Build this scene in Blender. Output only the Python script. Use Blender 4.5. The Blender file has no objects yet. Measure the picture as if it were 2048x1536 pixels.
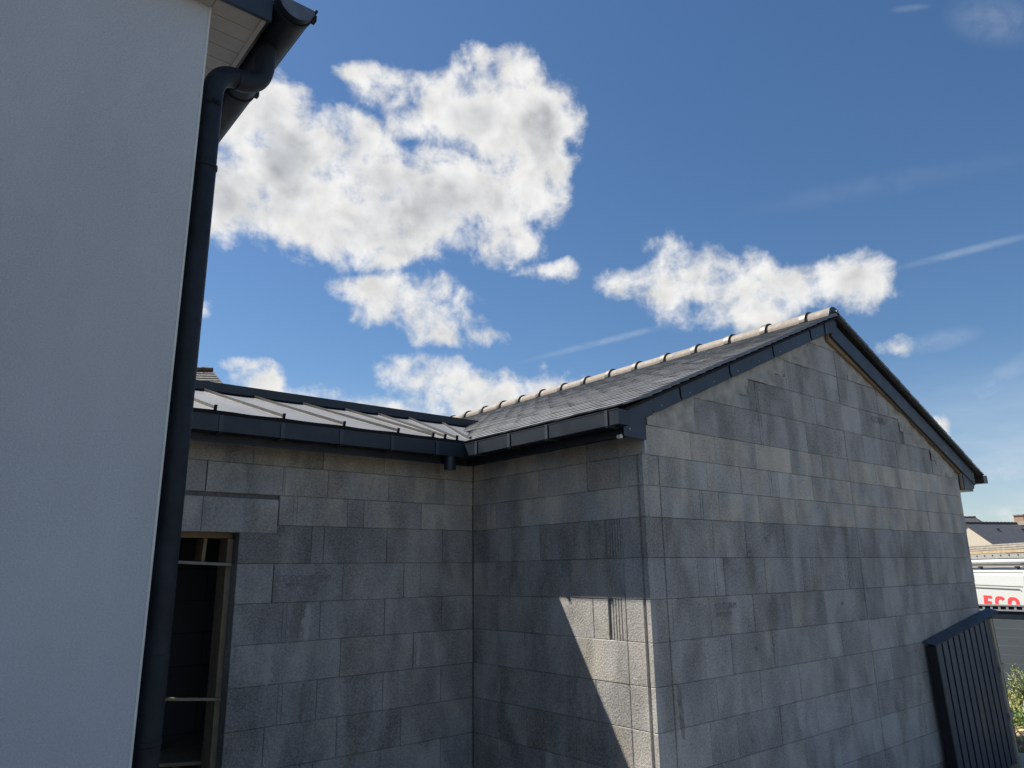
import bpy, bmesh, math, random
from mathutils import Vector, Matrix
random.seed(7)
R = math.radians
sc = bpy.context.scene
C = sc.collection

# ------------------------------------------------------------------ camera
cam_d = bpy.data.cameras.new('camera')
cam = bpy.data.objects.new('camera', cam_d); C.objects.link(cam); sc.camera = cam
cam_d.sensor_fit = 'HORIZONTAL'; cam_d.sensor_width = 36.0; cam_d.lens = 25.628
cam_d.clip_start = 0.05; cam_d.clip_end = 3000
rr = Vector((0.770537, -0.637252, -0.013525)); uu = Vector((-0.148111, -0.199647, 0.968609)); ff = Vector((0.619948, 0.744346, 0.248219))
m = Matrix((rr, uu, -ff)).transposed().to_4x4(); m.translation = Vector((0, 0, 1.95))
cam.matrix_world = m

# ------------------------------------------------------------------ view + light
vs = sc.view_settings
vs.view_transform = 'Standard'; vs.look = 'None'; vs.gamma = 1; vs.use_curve_mapping = False
vs.exposure = 1.12
SUN = Vector((-0.3065, 0.593, 1.0)).normalized()
sun_d = bpy.data.lights.new('sun', 'SUN'); sun_d.energy = 5.0; sun_d.angle = R(0.6); sun_d.color = (1.0, 0.93, 0.82)
sun = bpy.data.objects.new('sun', sun_d); C.objects.link(sun)
sun.rotation_euler = SUN.to_track_quat('Z', 'Y').to_euler(); sun.location = (-5, 12, 25)

BLOBS = [
(0.258, 0.803, 0.538, 2.148, -0.168, -0.419, 0.065, 0.054),
(0.261, 0.847, 0.464, 2.059, -0.156, -0.382, 0.057, 0.062),
(0.315, 0.804, 0.505, 2.105, -0.132, -0.451, 0.074, 0.062),
(0.347, 0.818, 0.459, 2.051, -0.11, -0.458, 0.095, 0.062),
(0.37, 0.771, 0.518, 2.118, -0.099, -0.508, 0.05, 0.054),
(0.396, 0.802, 0.447, 2.036, -0.083, -0.5, 0.078, 0.054),
(0.44, 0.763, 0.474, 2.066, -0.06, -0.555, 0.079, 0.06),
(0.486, 0.727, 0.485, 2.078, -0.033, -0.608, 0.079, 0.057),
(0.457, 0.776, 0.434, 2.021, -0.052, -0.557, 0.086, 0.034),
(0.532, 0.699, 0.478, 2.069, -0.007, -0.654, 0.063, 0.051),
(0.559, 0.708, 0.431, 2.017, 0.002, -0.667, 0.054, 0.033),
(0.567, 0.638, 0.521, 2.119, 0.026, -0.711, 0.056, 0.061),
(0.525, 0.638, 0.563, 2.169, 0.008, -0.684, 0.074, 0.053),
(0.565, 0.609, 0.557, 2.162, 0.036, -0.724, 0.046, 0.045),
(0.466, 0.677, 0.57, 2.178, -0.032, -0.626, 0.064, 0.037),
(0.406, 0.699, 0.588, 2.202, -0.07, -0.577, 0.047, 0.023),
(0.518, 0.603, 0.606, 2.222, 0.018, -0.697, 0.03, 0.026),
(0.471, 0.64, 0.606, 2.222, -0.019, -0.649, 0.032, 0.024),
(0.596, 0.646, 0.477, 2.068, 0.033, -0.727, 0.028, 0.035),
(0.36, 0.714, 0.601, 2.219, -0.1, -0.543, 0.021, 0.007),
(0.619, 0.681, 0.391, 1.973, 0.028, -0.726, 0.023, 0.007),
(0.646, 0.655, 0.391, 1.973, 0.043, -0.76, 0.012, 0.011),
(0.484, 0.799, 0.356, 1.935, -0.037, -0.559, 0.061, 0.028),
(0.523, 0.785, 0.332, 1.909, -0.02, -0.595, 0.058, 0.03),
(0.57, 0.761, 0.31, 1.886, -0.002, -0.643, 0.038, 0.014),
(0.428, 0.827, 0.364, 1.944, -0.061, -0.501, 0.043, 0.012),
(0.506, 0.778, 0.372, 1.953, -0.028, -0.588, 0.03, 0.02),
(0.46, 0.817, 0.348, 1.927, -0.047, -0.53, 0.04, 0.023),
(0.715, 0.592, 0.372, 1.953, 0.077, -0.848, 0.041, 0.021),
(0.732, 0.549, 0.404, 1.989, 0.1, -0.883, 0.038, 0.027),
(0.739, 0.566, 0.366, 1.947, 0.09, -0.882, 0.052, 0.03),
(0.776, 0.514, 0.365, 1.947, 0.115, -0.941, 0.068, 0.035),
(0.818, 0.462, 0.342, 1.923, 0.135, -1.007, 0.056, 0.029),
(0.808, 0.494, 0.321, 1.9, 0.117, -0.982, 0.073, 0.018),
(0.844, 0.423, 0.329, 1.91, 0.149, -1.054, 0.046, 0.019),
(0.866, 0.372, 0.335, 1.918, 0.173, -1.102, 0.041, 0.032),
(0.756, 0.52, 0.397, 1.982, 0.115, -0.919, 0.031, 0.019),
(0.535, 0.806, 0.254, 1.827, -0.013, -0.589, 0.058, 0.029),
(0.589, 0.776, 0.224, 1.797, 0.004, -0.648, 0.096, 0.031),
(0.645, 0.725, 0.24, 1.813, 0.021, -0.722, 0.055, 0.029),
(0.513, 0.817, 0.263, 1.837, -0.02, -0.567, 0.026, 0.014),
(0.556, 0.8, 0.227, 1.8, -0.006, -0.608, 0.068, 0.027),
(0.335, 0.912, 0.237, 1.81, -0.067, -0.368, 0.034, 0.017),
(0.383, 0.896, 0.225, 1.798, -0.051, -0.415, 0.048, 0.017),
(0.31, 0.914, 0.263, 1.838, -0.083, -0.35, 0.017, 0.006),
(0.462, 0.86, 0.217, 1.79, -0.029, -0.5, 0.067, 0.011),
(0.899, 0.353, 0.258, 1.835, 0.151, -1.156, 0.014, 0.01),
(0.254, 0.912, 0.322, 1.901, -0.122, -0.313, 0.008, 0.009),
(0.953, 0.3, 0.054, 1.625, 0.051, -1.263, 0.028, 0.008),
(0.931, 0.33, 0.154, 1.727, 0.106, -1.214, 0.007, 0.011)
]
THICK = [      # where the cumulus is deep and its base reads grey
(0.301, 0.803, 0.514, 2.116, -0.14, -0.443, 0.046, 0.056, 1.0),
(0.246, 0.855, 0.456, 2.051, -0.163, -0.365, 0.041, 0.065, 0.9),
(0.48, 0.74, 0.471, 2.061, -0.038, -0.595, 0.099, 0.038, 1.0),
(0.567, 0.612, 0.552, 2.156, 0.035, -0.724, 0.036, 0.054, 0.7),
(0.508, 0.803, 0.312, 1.888, -0.026, -0.572, 0.075, 0.018, 0.8),
(0.79, 0.511, 0.34, 1.92, 0.113, -0.956, 0.074, 0.019, 0.8),
(0.865, 0.383, 0.325, 1.906, 0.165, -1.097, 0.03, 0.021, 0.7)
]
STREAKS = [
(0.704, 0.644, 0.301, 1.882, -0.182, -0.888, 0.114, 0.005),
(0.898, 0.266, 0.349, 1.928, -0.04, -1.297, 0.085, 0.005),
(0.941, 0.273, 0.197, 1.802, -0.532, -1.407, 0.072, 0.017),
(0.954, 0.285, 0.097, 1.678, -0.436, -1.326, 0.057, 0.035),
(0.813, 0.172, 0.557, 2.268, 0.522, -0.967, 0.044, 0.023),
(0.841, 0.317, 0.438, 2.025, 0.048, -1.188, 0.151, 0.015),
(0.771, 0.235, 0.592, 2.224, 0.228, -1.104, 0.019, 0.004),
(0.916, 0.31, 0.256, 1.83, -0.075, -1.265, 0.042, 0.013)
]
STREAK_A = [.20, .22, .24, .55, .16, .05, .14, .20]

class NT:
    def __init__(s, nt): s.nt = nt
    def n(s, typ, **kw):
        nd = s.nt.nodes.new(typ)
        for k, v in kw.items(): setattr(nd, k, v)
        return nd
    def l(s, a, b): s.nt.links.new(a, b)
    def setin(s, sock, v):
        if hasattr(v, 'node'): s.l(v, sock)
        elif v is not None: sock.default_value = v
    def math(s, op, a, b=None, c=None, clamp=False):
        nd = s.n('ShaderNodeMath', operation=op, use_clamp=clamp)
        for i, v in enumerate((a, b, c)):
            if v is not None: s.setin(nd.inputs[i], v)
        return nd.outputs[0]
    def mix(s, f, a, b, blend='MIX'):
        nd = s.n('ShaderNodeMix', data_type='RGBA', blend_type=blend)
        s.setin(nd.inputs[0], f); s.setin(nd.inputs[6], a); s.setin(nd.inputs[7], b)
        return nd.outputs[2]
    def noise(s, vec, scale, detail=3, rough=.5, dist=0.0):
        nd = s.n('ShaderNodeTexNoise'); nd.inputs['Scale'].default_value = scale
        nd.inputs['Detail'].default_value = detail; nd.inputs['Roughness'].default_value = rough
        nd.inputs['Distortion'].default_value = dist
        if vec is not None: s.l(vec, nd.inputs['Vector'])
        return nd
    def mapping(s, vec, loc=(0,0,0), rot=(0,0,0), scale=(1,1,1), typ='POINT'):
        nd = s.n('ShaderNodeMapping', vector_type=typ)
        nd.inputs['Location'].default_value = loc; nd.inputs['Rotation'].default_value = rot; nd.inputs['Scale'].default_value = scale
        s.l(vec, nd.inputs['Vector']); return nd.outputs[0]
    def range(s, v, a, b, c=0.0, d=1.0, smooth=False):
        nd = s.n('ShaderNodeMapRange', interpolation_type='SMOOTHSTEP' if smooth else 'LINEAR'); nd.clamp = True
        s.setin(nd.inputs[0], v)
        for i, x in zip((1, 2, 3, 4), (a, b, c, d)): s.setin(nd.inputs[i], x)
        return nd.outputs[0]

# sky: Nishita daylight with broken cumulus, placed by direction
w = bpy.data.worlds.new('World'); sc.world = w; w.use_nodes = True
nt = w.node_tree
for n_ in list(nt.nodes): nt.nodes.remove(n_)
W = NT(nt)
out = W.n('ShaderNodeOutputWorld'); bg = W.n('ShaderNodeBackground')
W.l(bg.outputs[0], out.inputs[0])
sky = W.n('ShaderNodeTexSky', sky_type='NISHITA'); sky.sun_disc = False
sky.sun_elevation = math.asin(SUN.z); sky.sun_rotation = math.atan2(SUN.x, SUN.y)
sky.altitude = 60; sky.air_density = 1.0; sky.dust_density = 0.25; sky.ozone_density = 3.5
SKY_STRENGTH = 0.05
CLOUD = 7.9           # cloud brightness in the sky texture's own units
tc = W.n('ShaderNodeTexCoord'); D = tc.outputs['Generated']
nrm = W.n('ShaderNodeVectorMath', operation='NORMALIZE'); W.l(D, nrm.inputs[0]); D = nrm.outputs[0]
acc = None
for (cx, cy, cz, rx, ry, rz, a, b) in BLOBS:
    v = W.mapping(D, (cx, cy, cz), (rx, ry, rz), (a, b, .3), 'TEXTURE')
    ln = W.n('ShaderNodeVectorMath', operation='DOT_PRODUCT'); W.l(v, ln.inputs[0]); W.l(v, ln.inputs[1])
    k_ = .0035 + .53 * min(a, b)
    g = W.math('MULTIPLY_ADD', ln.outputs['Value'], -k_, k_)
    acc = g if acc is None else W.math('SMOOTH_MAX', acc, g, .010)
acc = W.math('MAXIMUM', acc, -.2)
sep = W.n('ShaderNodeSeparateXYZ'); W.l(D, sep.inputs[0])
# elsewhere in the sky: the same kind of broken cloud, from plain noise
away = W.n('ShaderNodeVectorMath', operation='DOT_PRODUCT'); W.l(D, away.inputs[0]); away.inputs[1].default_value = ff
win = W.range(away.outputs['Value'], .55, .72, 0, 1, True)
gen = W.noise(W.mapping(D, scale=(1, 1, 1.8)), 2.6, 2, .5).outputs[0]
gen = W.math('MULTIPLY_ADD', gen, .5, -.325)
gen = W.math('SUBTRACT', gen, W.math('MULTIPLY', win, .4))
acc = W.math('MAXIMUM', acc, gen)
# fractal edge: coarse billows plus fine curl
crs = W.noise(D, 13, 5, .55, .3).outputs[0]
fin = W.noise(D, 28, 12, .62, .25).outputs[0]
dens = W.math('ADD', acc, W.math('MULTIPLY_ADD', crs, .105, -.0505))
dens = W.math('ADD', dens, W.math('MULTIPLY_ADD', fin, .085, -.0345))
alpha = W.range(dens, -.008, .034, 0, 1, True)
core = W.range(W.math('ADD', acc, W.math('MULTIPLY_ADD', crs, .05, -.025)), .004, .046, 0, 1, True)
lowf = W.noise(D, 8.5, 2, .5).outputs[0]
deep = None
for (cx, cy, cz, rx, ry, rz, a, b, s_) in THICK:
    v = W.mapping(D, (cx, cy, cz), (rx, ry, rz), (a, b, .3), 'TEXTURE')
    ln = W.n('ShaderNodeVectorMath', operation='LENGTH'); W.l(v, ln.inputs[0])
    g = W.math('MULTIPLY_ADD', ln.outputs['Value'], -1.0, s_ + .35)
    deep = g if deep is None else W.math('MAXIMUM', deep, g)
deep = W.range(W.math('ADD', deep, W.math('MULTIPLY_ADD', crs, 1.5, -.75)), 0, 1.05, 0, 1, True)
grey = W.math('MULTIPLY', core, W.math('MAXIMUM', deep, W.range(lowf, .45, .65, .12, .7, True)))
SH = tuple(-v_ * .016 for v_ in SUN)
r0 = W.noise(D, 19, 5, .52, .2).outputs[0]
r1 = W.noise(W.mapping(D, loc=SH), 19, 5, .52, .2).outputs[0]
relief = W.math('MULTIPLY', W.math('SUBTRACT', r0, r1), .75)
bright = W.math('ADD', W.math('SUBTRACT', 1.02, W.math('MULTIPLY', grey, .42)), relief)
bright = W.range(bright, .45, 1.12, .45, 1.08)
ccol = W.mix(grey, (1.0, .995, .985, 1), (.93, .965, 1.02, 1))
csc = W.n('ShaderNodeVectorMath', operation='SCALE'); W.l(ccol, csc.inputs[0]); W.l(W.math('MULTIPLY', bright, CLOUD), csc.inputs['Scale'])
hsv = W.n('ShaderNodeHueSaturation'); W.l(sky.outputs[0], hsv.inputs['Color']); hsv.inputs['Saturation'].default_value = 1.14; hsv.inputs['Value'].default_value = 1.0
col = W.mix(alpha, hsv.outputs[0], csc.outputs[0])
wn = W.noise(W.mapping(D, rot=(0, 0, .5), scale=(1, 3, 4)), 9, 8, .6, .5).outputs[0]
thin = None
for (cx, cy, cz, rx, ry, rz, a, b), al in zip(STREAKS, STREAK_A):
    v = W.mapping(D, (cx, cy, cz), (rx, ry, rz), (a, b, .2), 'TEXTURE')
    ln = W.n('ShaderNodeVectorMath', operation='LENGTH'); W.l(v, ln.inputs[0])
    g = W.math('MULTIPLY', W.range(ln.outputs['Value'], 0.15, 1.3, al, 0, True), 1.0)
    thin = g if thin is None else W.math('MAXIMUM', thin, g)
thin = W.math('MULTIPLY', thin, W.range(wn, .30, .60, .35, 1.15, True))
# small fleecy puffs and haze low down
low = W.range(sep.outputs[2], .0, .27, .80, 0.0, True)
low = W.math('MULTIPLY', low, W.range(W.noise(W.mapping(D, scale=(1, 1, 5)), 5, 6, .55).outputs[0], .35, .65, .45, 1.15, True))
thin = W.math('MAXIMUM', thin, low)
thin = W.math('MULTIPLY', thin, W.math('SUBTRACT', 1.0, alpha))
col = W.mix(thin, col, (CLOUD * .70, CLOUD * .80, CLOUD * .93, 1))
W.l(col, bg.inputs['Color']); bg.inputs['Strength'].default_value = SKY_STRENGTH

# ------------------------------------------------------------------ materials
def new_mat(name):
    mt = bpy.data.materials.new(name); mt.use_nodes = True
    for n_ in list(mt.node_tree.nodes): mt.node_tree.nodes.remove(n_)
    k = NT(mt.node_tree)
    o = k.n('ShaderNodeOutputMaterial'); b = k.n('ShaderNodeBsdfPrincipled'); k.l(b.outputs[0], o.inputs[0])
    return mt, k, b
def rgba(c): return (c[0], c[1], c[2], 1)
def simple(name, col, rough=.6, metal=0.0, var=.12, scale=8, bump=0.0, bscale=60, spec=.5, coords='world', stretch=(1,1,1), rnd=0.0):
    mt, k, b = new_mat(name)
    if coords == 'world': vec = k.n('ShaderNodeNewGeometry').outputs['Position']
    else: vec = k.n('ShaderNodeTexCoord').outputs['Object']
    if stretch != (1,1,1): vec = k.mapping(vec, scale=stretch)
    nz = k.noise(vec, scale, 6, .6)
    hi = rgba([min(1, c * (1 + var)) for c in col]); lo = rgba([c * (1 - var) for c in col])
    cc = k.mix(k.range(nz.outputs[0], .3, .7), lo, hi)
    if rnd:
        oi = k.n('ShaderNodeObjectInfo'); ge = k.n('ShaderNodeNewGeometry')
        rv = k.math('FRACT', k.math('ADD', oi.outputs['Random'], ge.outputs['Random Per Island']))
        hs = k.n('ShaderNodeHueSaturation'); k.l(cc, hs.inputs['Color']); k.l(k.range(rv, 0, 1, 1 - rnd, 1 + rnd), hs.inputs['Value']); cc = hs.outputs[0]
    k.l(cc, b.inputs['Base Color'])
    rn = k.range(k.noise(vec, scale * 2.3, 4, .6).outputs[0], .3, .7, max(.05, rough - .08), min(1, rough + .08)); k.l(rn, b.inputs['Roughness'])
    b.inputs['Metallic'].default_value = metal; b.inputs['Specular IOR Level'].default_value = spec
    if bump:
        bp_ = k.n('ShaderNodeBump'); bp_.inputs['Strength'].default_value = bump; bp_.inputs['Distance'].default_value = .004
        k.l(k.noise(vec, bscale, 5, .6).outputs[0], bp_.inputs['Height']); k.l(bp_.outputs[0], b.inputs['Normal'])
    return mt

def block_material():
    mt, k, b = new_mat('concrete_block')
    pos = k.n('ShaderNodeNewGeometry').outputs['Position']
    oi = k.n('ShaderNodeObjectInfo')
    def at(nm):
        a = k.n('ShaderNodeAttribute', attribute_type='OBJECT', attribute_name=nm); return a.outputs['Fac']
    tone, warm = at('tone'), at('warm')
    # every block starts its own pattern
    off = k.n('ShaderNodeVectorMath', operation='SCALE'); off.inputs[0].default_value = (17.3, 9.1, 5.7); k.l(oi.outputs['Random'], off.inputs['Scale'])
    pv = k.n('ShaderNodeVectorMath', operation='ADD'); k.l(pos, pv.inputs[0]); k.l(off.outputs[0], pv.inputs[1]); pv = pv.outputs[0]
    band = k.noise(k.mapping(pos, scale=(1, 1, .42)), 4.6, 2, .5, .5).outputs[0]
    own = k.noise(k.mapping(pv, scale=(1, 1, .28)), 4.2, 1.5, .5, .15).outputs[0]          # soft upright moisture bands over the hollow cells
    cloud = k.noise(pv, 7, 4, .6).outputs[0]
    grain = k.noise(pos, 78, 3, .68).outputs[0]
    fine = k.noise(pos, 260, 2, .6).outputs[0]
    vor = k.n('ShaderNodeTexVoronoi', feature='F1'); vor.inputs['Scale'].default_value = 110; k.l(pos, vor.inputs['Vector'])
    wpatch = k.range(k.noise(k.mapping(pv, scale=(1, 1, .8)), 3.6, 2, .5).outputs[0], .40, .60, .15, 1.3, True)
    base = k.mix(k.math('MULTIPLY', warm, wpatch, clamp=True), (.350, .345, .335, 1), (.435, .398, .335, 1))
    v = k.math('ADD', tone, k.range(band, .36, .64, -.14, .15, True))
    v = k.math('ADD', v, k.range(own, .34, .66, -.10, .10, True))
    v = k.math('ADD', v, k.range(cloud, .3, .7, -.08, .08))
    v = k.math('ADD', v, k.range(grain, .30, .70, -.30, .28))
    v = k.math('ADD', v, k.range(fine, .3, .7, -.10, .10))
    hs = k.n('ShaderNodeHueSaturation'); k.l(base, hs.inputs['Color']); k.l(v, hs.inputs['Value'])
    # a few pale lime blooms and pores
    pore = k.range(vor.outputs['Distance'], .05, .22, .62, 1.0, True)
    cc = k.mix(1.0, hs.outputs[0], k.n('ShaderNodeCombineColor').outputs[0], 'MULTIPLY')
    cmb = cc.node.inputs[7].links[0].from_node
    for i in range(3): k.l(pore, cmb.inputs[i])
    k.l(cc, b.inputs['Base Color'])
    b.inputs['Roughness'].default_value = .93; b.inputs['Specular IOR Level'].default_value = .25
    bp_ = k.n('ShaderNodeBump'); bp_.inputs['Strength'].default_value = .85; bp_.inputs['Distance'].default_value = .004
    hgt = k.math('ADD', k.math('MULTIPLY', grain, 1.0), k.math('MULTIPLY', pore, .9))
    k.l(hgt, bp_.inputs['Height']); k.l(bp_.outputs[0], b.inputs['Normal'])
    return mt

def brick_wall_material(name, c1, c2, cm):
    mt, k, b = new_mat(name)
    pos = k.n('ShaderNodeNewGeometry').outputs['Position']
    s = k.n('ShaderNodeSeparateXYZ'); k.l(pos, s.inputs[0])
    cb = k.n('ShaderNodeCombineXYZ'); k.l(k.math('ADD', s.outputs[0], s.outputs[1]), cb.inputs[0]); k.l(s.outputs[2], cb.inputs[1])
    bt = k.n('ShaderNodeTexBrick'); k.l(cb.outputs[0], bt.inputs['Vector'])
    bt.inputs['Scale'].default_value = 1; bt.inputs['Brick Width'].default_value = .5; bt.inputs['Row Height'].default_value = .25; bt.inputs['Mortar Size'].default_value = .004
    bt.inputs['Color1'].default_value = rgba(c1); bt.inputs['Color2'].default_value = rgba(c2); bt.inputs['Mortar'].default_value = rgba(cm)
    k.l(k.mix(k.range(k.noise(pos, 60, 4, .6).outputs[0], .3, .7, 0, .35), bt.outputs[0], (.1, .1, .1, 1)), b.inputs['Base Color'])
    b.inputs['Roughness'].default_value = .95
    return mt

M_block = block_material()
M_mortar = simple('mortar', (.20, .20, .195), .95, var=.25, scale=40, bump=.6, bscale=120)
M_patch = simple('rough_mortar_fill', (.40, .385, .345), .95, var=.30, scale=11, bump=1.0, bscale=45)
M_smear = simple('mortar_smear', (.44, .43, .41), .9, var=.08, scale=20, bump=.4, bscale=60)
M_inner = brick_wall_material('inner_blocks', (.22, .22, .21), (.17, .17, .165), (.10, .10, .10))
M_stamp = simple('block_stamp_ink', (.25, .248, .245), .95, var=.30, scale=40)
M_anth = simple('anthracite_coated_metal', (.016, .023, .034), .40, var=.10, scale=3, spec=.5)
M_anth_blue = simple('anthracite_verge_metal', (.032, .048, .072), .50, var=.08, scale=4, rnd=.06)
M_pipe = simple('weathered_dark_gutter_metal', (.013, .018, .026), .60, var=.45, scale=9, bump=.2, bscale=30, spec=.35)
M_slate = simple('slate', (.150, .156, .166), .42, var=.16, scale=22, bump=.25, bscale=45, rnd=.15, spec=.6)
M_zinc = simple('standing_seam_zinc', (.125, .133, .15), .50, metal=.3, var=.10, scale=3.5, stretch=(1, .25, 1), bump=.12, bscale=4, spec=.5)
M_seam = simple('seam_zinc', (.026, .026, .026), .45, metal=.2, var=.12, scale=8)
M_ridge = simple('ridge_tile_clay', (.150, .128, .108), .72, var=.14, scale=10, bump=.1, rnd=.07)
M_collar = simple('ridge_tile_collar', (.060, .053, .044), .5, var=.15, scale=14)
M_wood = simple('pine_batten', (.25, .175, .095), .75, var=.22, scale=14, stretch=(.3, 1, 1), bump=.2, rnd=.10)
M_batten = simple('pale_batten', (.30, .28, .24), .8, var=.15, scale=14)
M_wood_dark = simple('grey_pine', (.30, .24, .16), .8, var=.22, scale=16, bump=.2)  # greyer, less saturated pine than the battens
def render_mat():
    mt, k, b = new_mat('white_wall_render')
    pos = k.n('ShaderNodeNewGeometry').outputs['Position']
    grain = k.noise(pos, 150, 3, .7).outputs[0]; mid = k.noise(k.mapping(pos, scale=(1, 1, .35)), 2.2, 6, .62).outputs[0]; big = k.noise(pos, .9, 3, .5).outputs[0]
    v = k.math('ADD', k.range(grain, .3, .7, .86, 1.12), k.math('ADD', k.range(mid, .3, .7, -.06, .05), k.range(big, .3, .7, -.05, .05)))
    hs = k.n('ShaderNodeHueSaturation'); hs.inputs['Color'].default_value = (.545, .565, .59, 1); k.l(v, hs.inputs['Value']); k.l(hs.outputs[0], b.inputs['Base Color'])
    b.inputs['Roughness'].default_value = .93; b.inputs['Specular IOR Level'].default_value = .25
    bp_ = k.n('ShaderNodeBump'); bp_.inputs['Strength'].default_value = .8; bp_.inputs['Distance'].default_value = .003; k.l(grain, bp_.inputs['Height']); k.l(bp_.outputs[0], b.inputs['Normal'])
    return mt
M_render = render_mat()
M_bead = simple('corner_bead', (.66, .68, .62), .6, var=.1, scale=10)
M_soffit = simple('pvc_soffit', (.52, .49, .46), .55, var=.10, scale=5, rnd=.03)
M_glint = simple('zinc_glint', (.34, .34, .31), .4, metal=.3)
M_strap = simple('strap_and_lip_highlight', (.045, .055, .070), .4)
M_shade = simple('shaded_anthracite', (.006, .008, .013), .5)  # darkened anthracite; shade under the eaves put into the colour
M_black = simple('felt_and_gap_black', (.012, .012, .014), .9)  # roof decks, vents, and black strips that keep gaps dark
M_soil = None

# ------------------------------------------------------------------ mesh helpers
def link(o, parent=None):
    C.objects.link(o)
    if parent:
        o.parent = parent
        if parent.type == 'EMPTY' and parent.parent is None: o.matrix_parent_inverse = Matrix.Translation(-parent.location)
    return o
def tag(o, label=None, cat=None, group=None, kind=None):
    if label: o['label'] = label
    if cat: o['category'] = cat
    if group: o['group'] = group
    if kind: o['kind'] = kind
    return o
def thing(name, label, cat, loc=(0, 0, 0), group=None):
    o = bpy.data.objects.new(name, None); o.empty_display_size = .2; link(o); o.location = loc
    return tag(o, label, cat, group)

class MB:
    """collects shapes in world coordinates; build() links them as one mesh object"""
    def __init__(s): s.v = []; s.f = []; s.sm = []
    def add(s, vs, fs, smooth=False):
        b = len(s.v); s.v += [tuple(v) for v in vs]; s.f += [[i + b for i in f] for f in fs]; s.sm += [smooth] * len(fs); return s
    def box(s, x0, x1, y0, y1, z0, z1):
        v = [(x, y, z) for x in (x0, x1) for y in (y0, y1) for z in (z0, z1)]
        return s.add(v, [(0, 1, 3, 2), (4, 6, 7, 5), (0, 4, 5, 1), (2, 3, 7, 6), (0, 2, 6, 4), (1, 5, 7, 3)])
    def obox(s, o, ax, ay, az):
        o, ax, ay, az = map(Vector, (o, ax, ay, az))
        v = [o + ax * i + ay * j + az * k for i in (0, 1) for j in (0, 1) for k in (0, 1)]
        return s.add(v, [(0, 1, 3, 2), (4, 6, 7, 5), (0, 4, 5, 1), (2, 3, 7, 6), (0, 2, 6, 4), (1, 5, 7, 3)])
    def prism(s, poly, ext):
        n = len(poly); e = Vector(ext); a = [Vector(p) for p in poly]
        return s.add(a + [p + e for p in a], [list(range(n))[::-1], [i + n for i in range(n)]] + [[i, (i + 1) % n, (i + 1) % n + n, i + n] for i in range(n)])
    def tube(s, pts, r, seg=16, caps=True, smooth=True):
        pts = [Vector(p) for p in pts]; rings = []
        rad = r if isinstance(r, (list, tuple)) else [r] * len(pts)
        prev = None
        for i, p in enumerate(pts):
            t = (pts[min(i + 1, len(pts) - 1)] - pts[max(i - 1, 0)]).normalized()
            if prev is None:
                u = t.cross(Vector((0, 0, 1))) if abs(t.z) < .9 else t.cross(Vector((0, 1, 0)))
            else: u = prev - t * prev.dot(t)
            u.normalize(); prev = u; w_ = t.cross(u)
            rings.append([p + (u * math.cos(a) + w_ * math.sin(a)) * rad[i] for a in [2 * math.pi * j / seg for j in range(seg)]])
        b = len(s.v)
        for rg in rings: s.v += [tuple(v) for v in rg]
        for i in range(len(rings) - 1):
            for j in range(seg):
                s.f.append([b + i * seg + j, b + i * seg + (j + 1) % seg, b + (i + 1) * seg + (j + 1) % seg, b + (i + 1) * seg + j]); s.sm.append(smooth)
        if caps:
            s.f.append([b + j for j in range(seg)][::-1]); s.sm.append(False)
            s.f.append([b + (len(rings) - 1) * seg + j for j in range(seg)]); s.sm.append(False)
        return s
    def build(s, name, mat, parent=None, bevel=0, fix=True, loc=None):
        me = bpy.data.meshes.new(name); me.from_pydata(s.v, [], s.f); me.update()
        me.polygons.foreach_set('use_smooth', s.sm)
        if fix or bevel:
            bm = bmesh.new(); bm.from_mesh(me)
            if fix: bmesh.ops.recalc_face_normals(bm, faces=bm.faces)
            if bevel:
                bmesh.ops.bevel(bm, geom=[e for e in bm.edges if e.calc_face_angle(0) > .5], offset=bevel, segments=2, profile=.6, affect='EDGES', clamp_overlap=True)
            bm.to_mesh(me); bm.free()
        if any(s.sm): me.set_sharp_from_angle(angle=R(42))
        me.materials.append(mat)
        o = bpy.data.objects.new(name, me)
        return link(o, parent)

def sbox(name, mat, parent, x0, x1, y0, y1, z0, z1, bevel=0):
    return MB().box(x0, x1, y0, y1, z0, z1).build(name, mat, parent, bevel)

# ------------------------------------------------------------------ the lie of the place (metres)
Y1, Y3, X2, XR = 4.831, 3.027, 3.592, 8.840     # wing front, gable front, annex side wall, gable right edge
ZL = {-4: 3.854, -3: 3.611, -2: 3.360, -1: 3.115, 0: 2.859, 1: 2.664, 2: 2.466, 3: 2.267, 4: 2.0175, 5: 1.767, 6: 1.516, 7: 1.266, 8: 1.017, 9: .767, 10: .520, 11: .270, 12: .020, 13: -.23}
RX, RZ, SL = 6.32, 4.18, .42                     # ridge x, ridge height, slope
def roofz(x): return RZ - SL * abs(x - RX)

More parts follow.
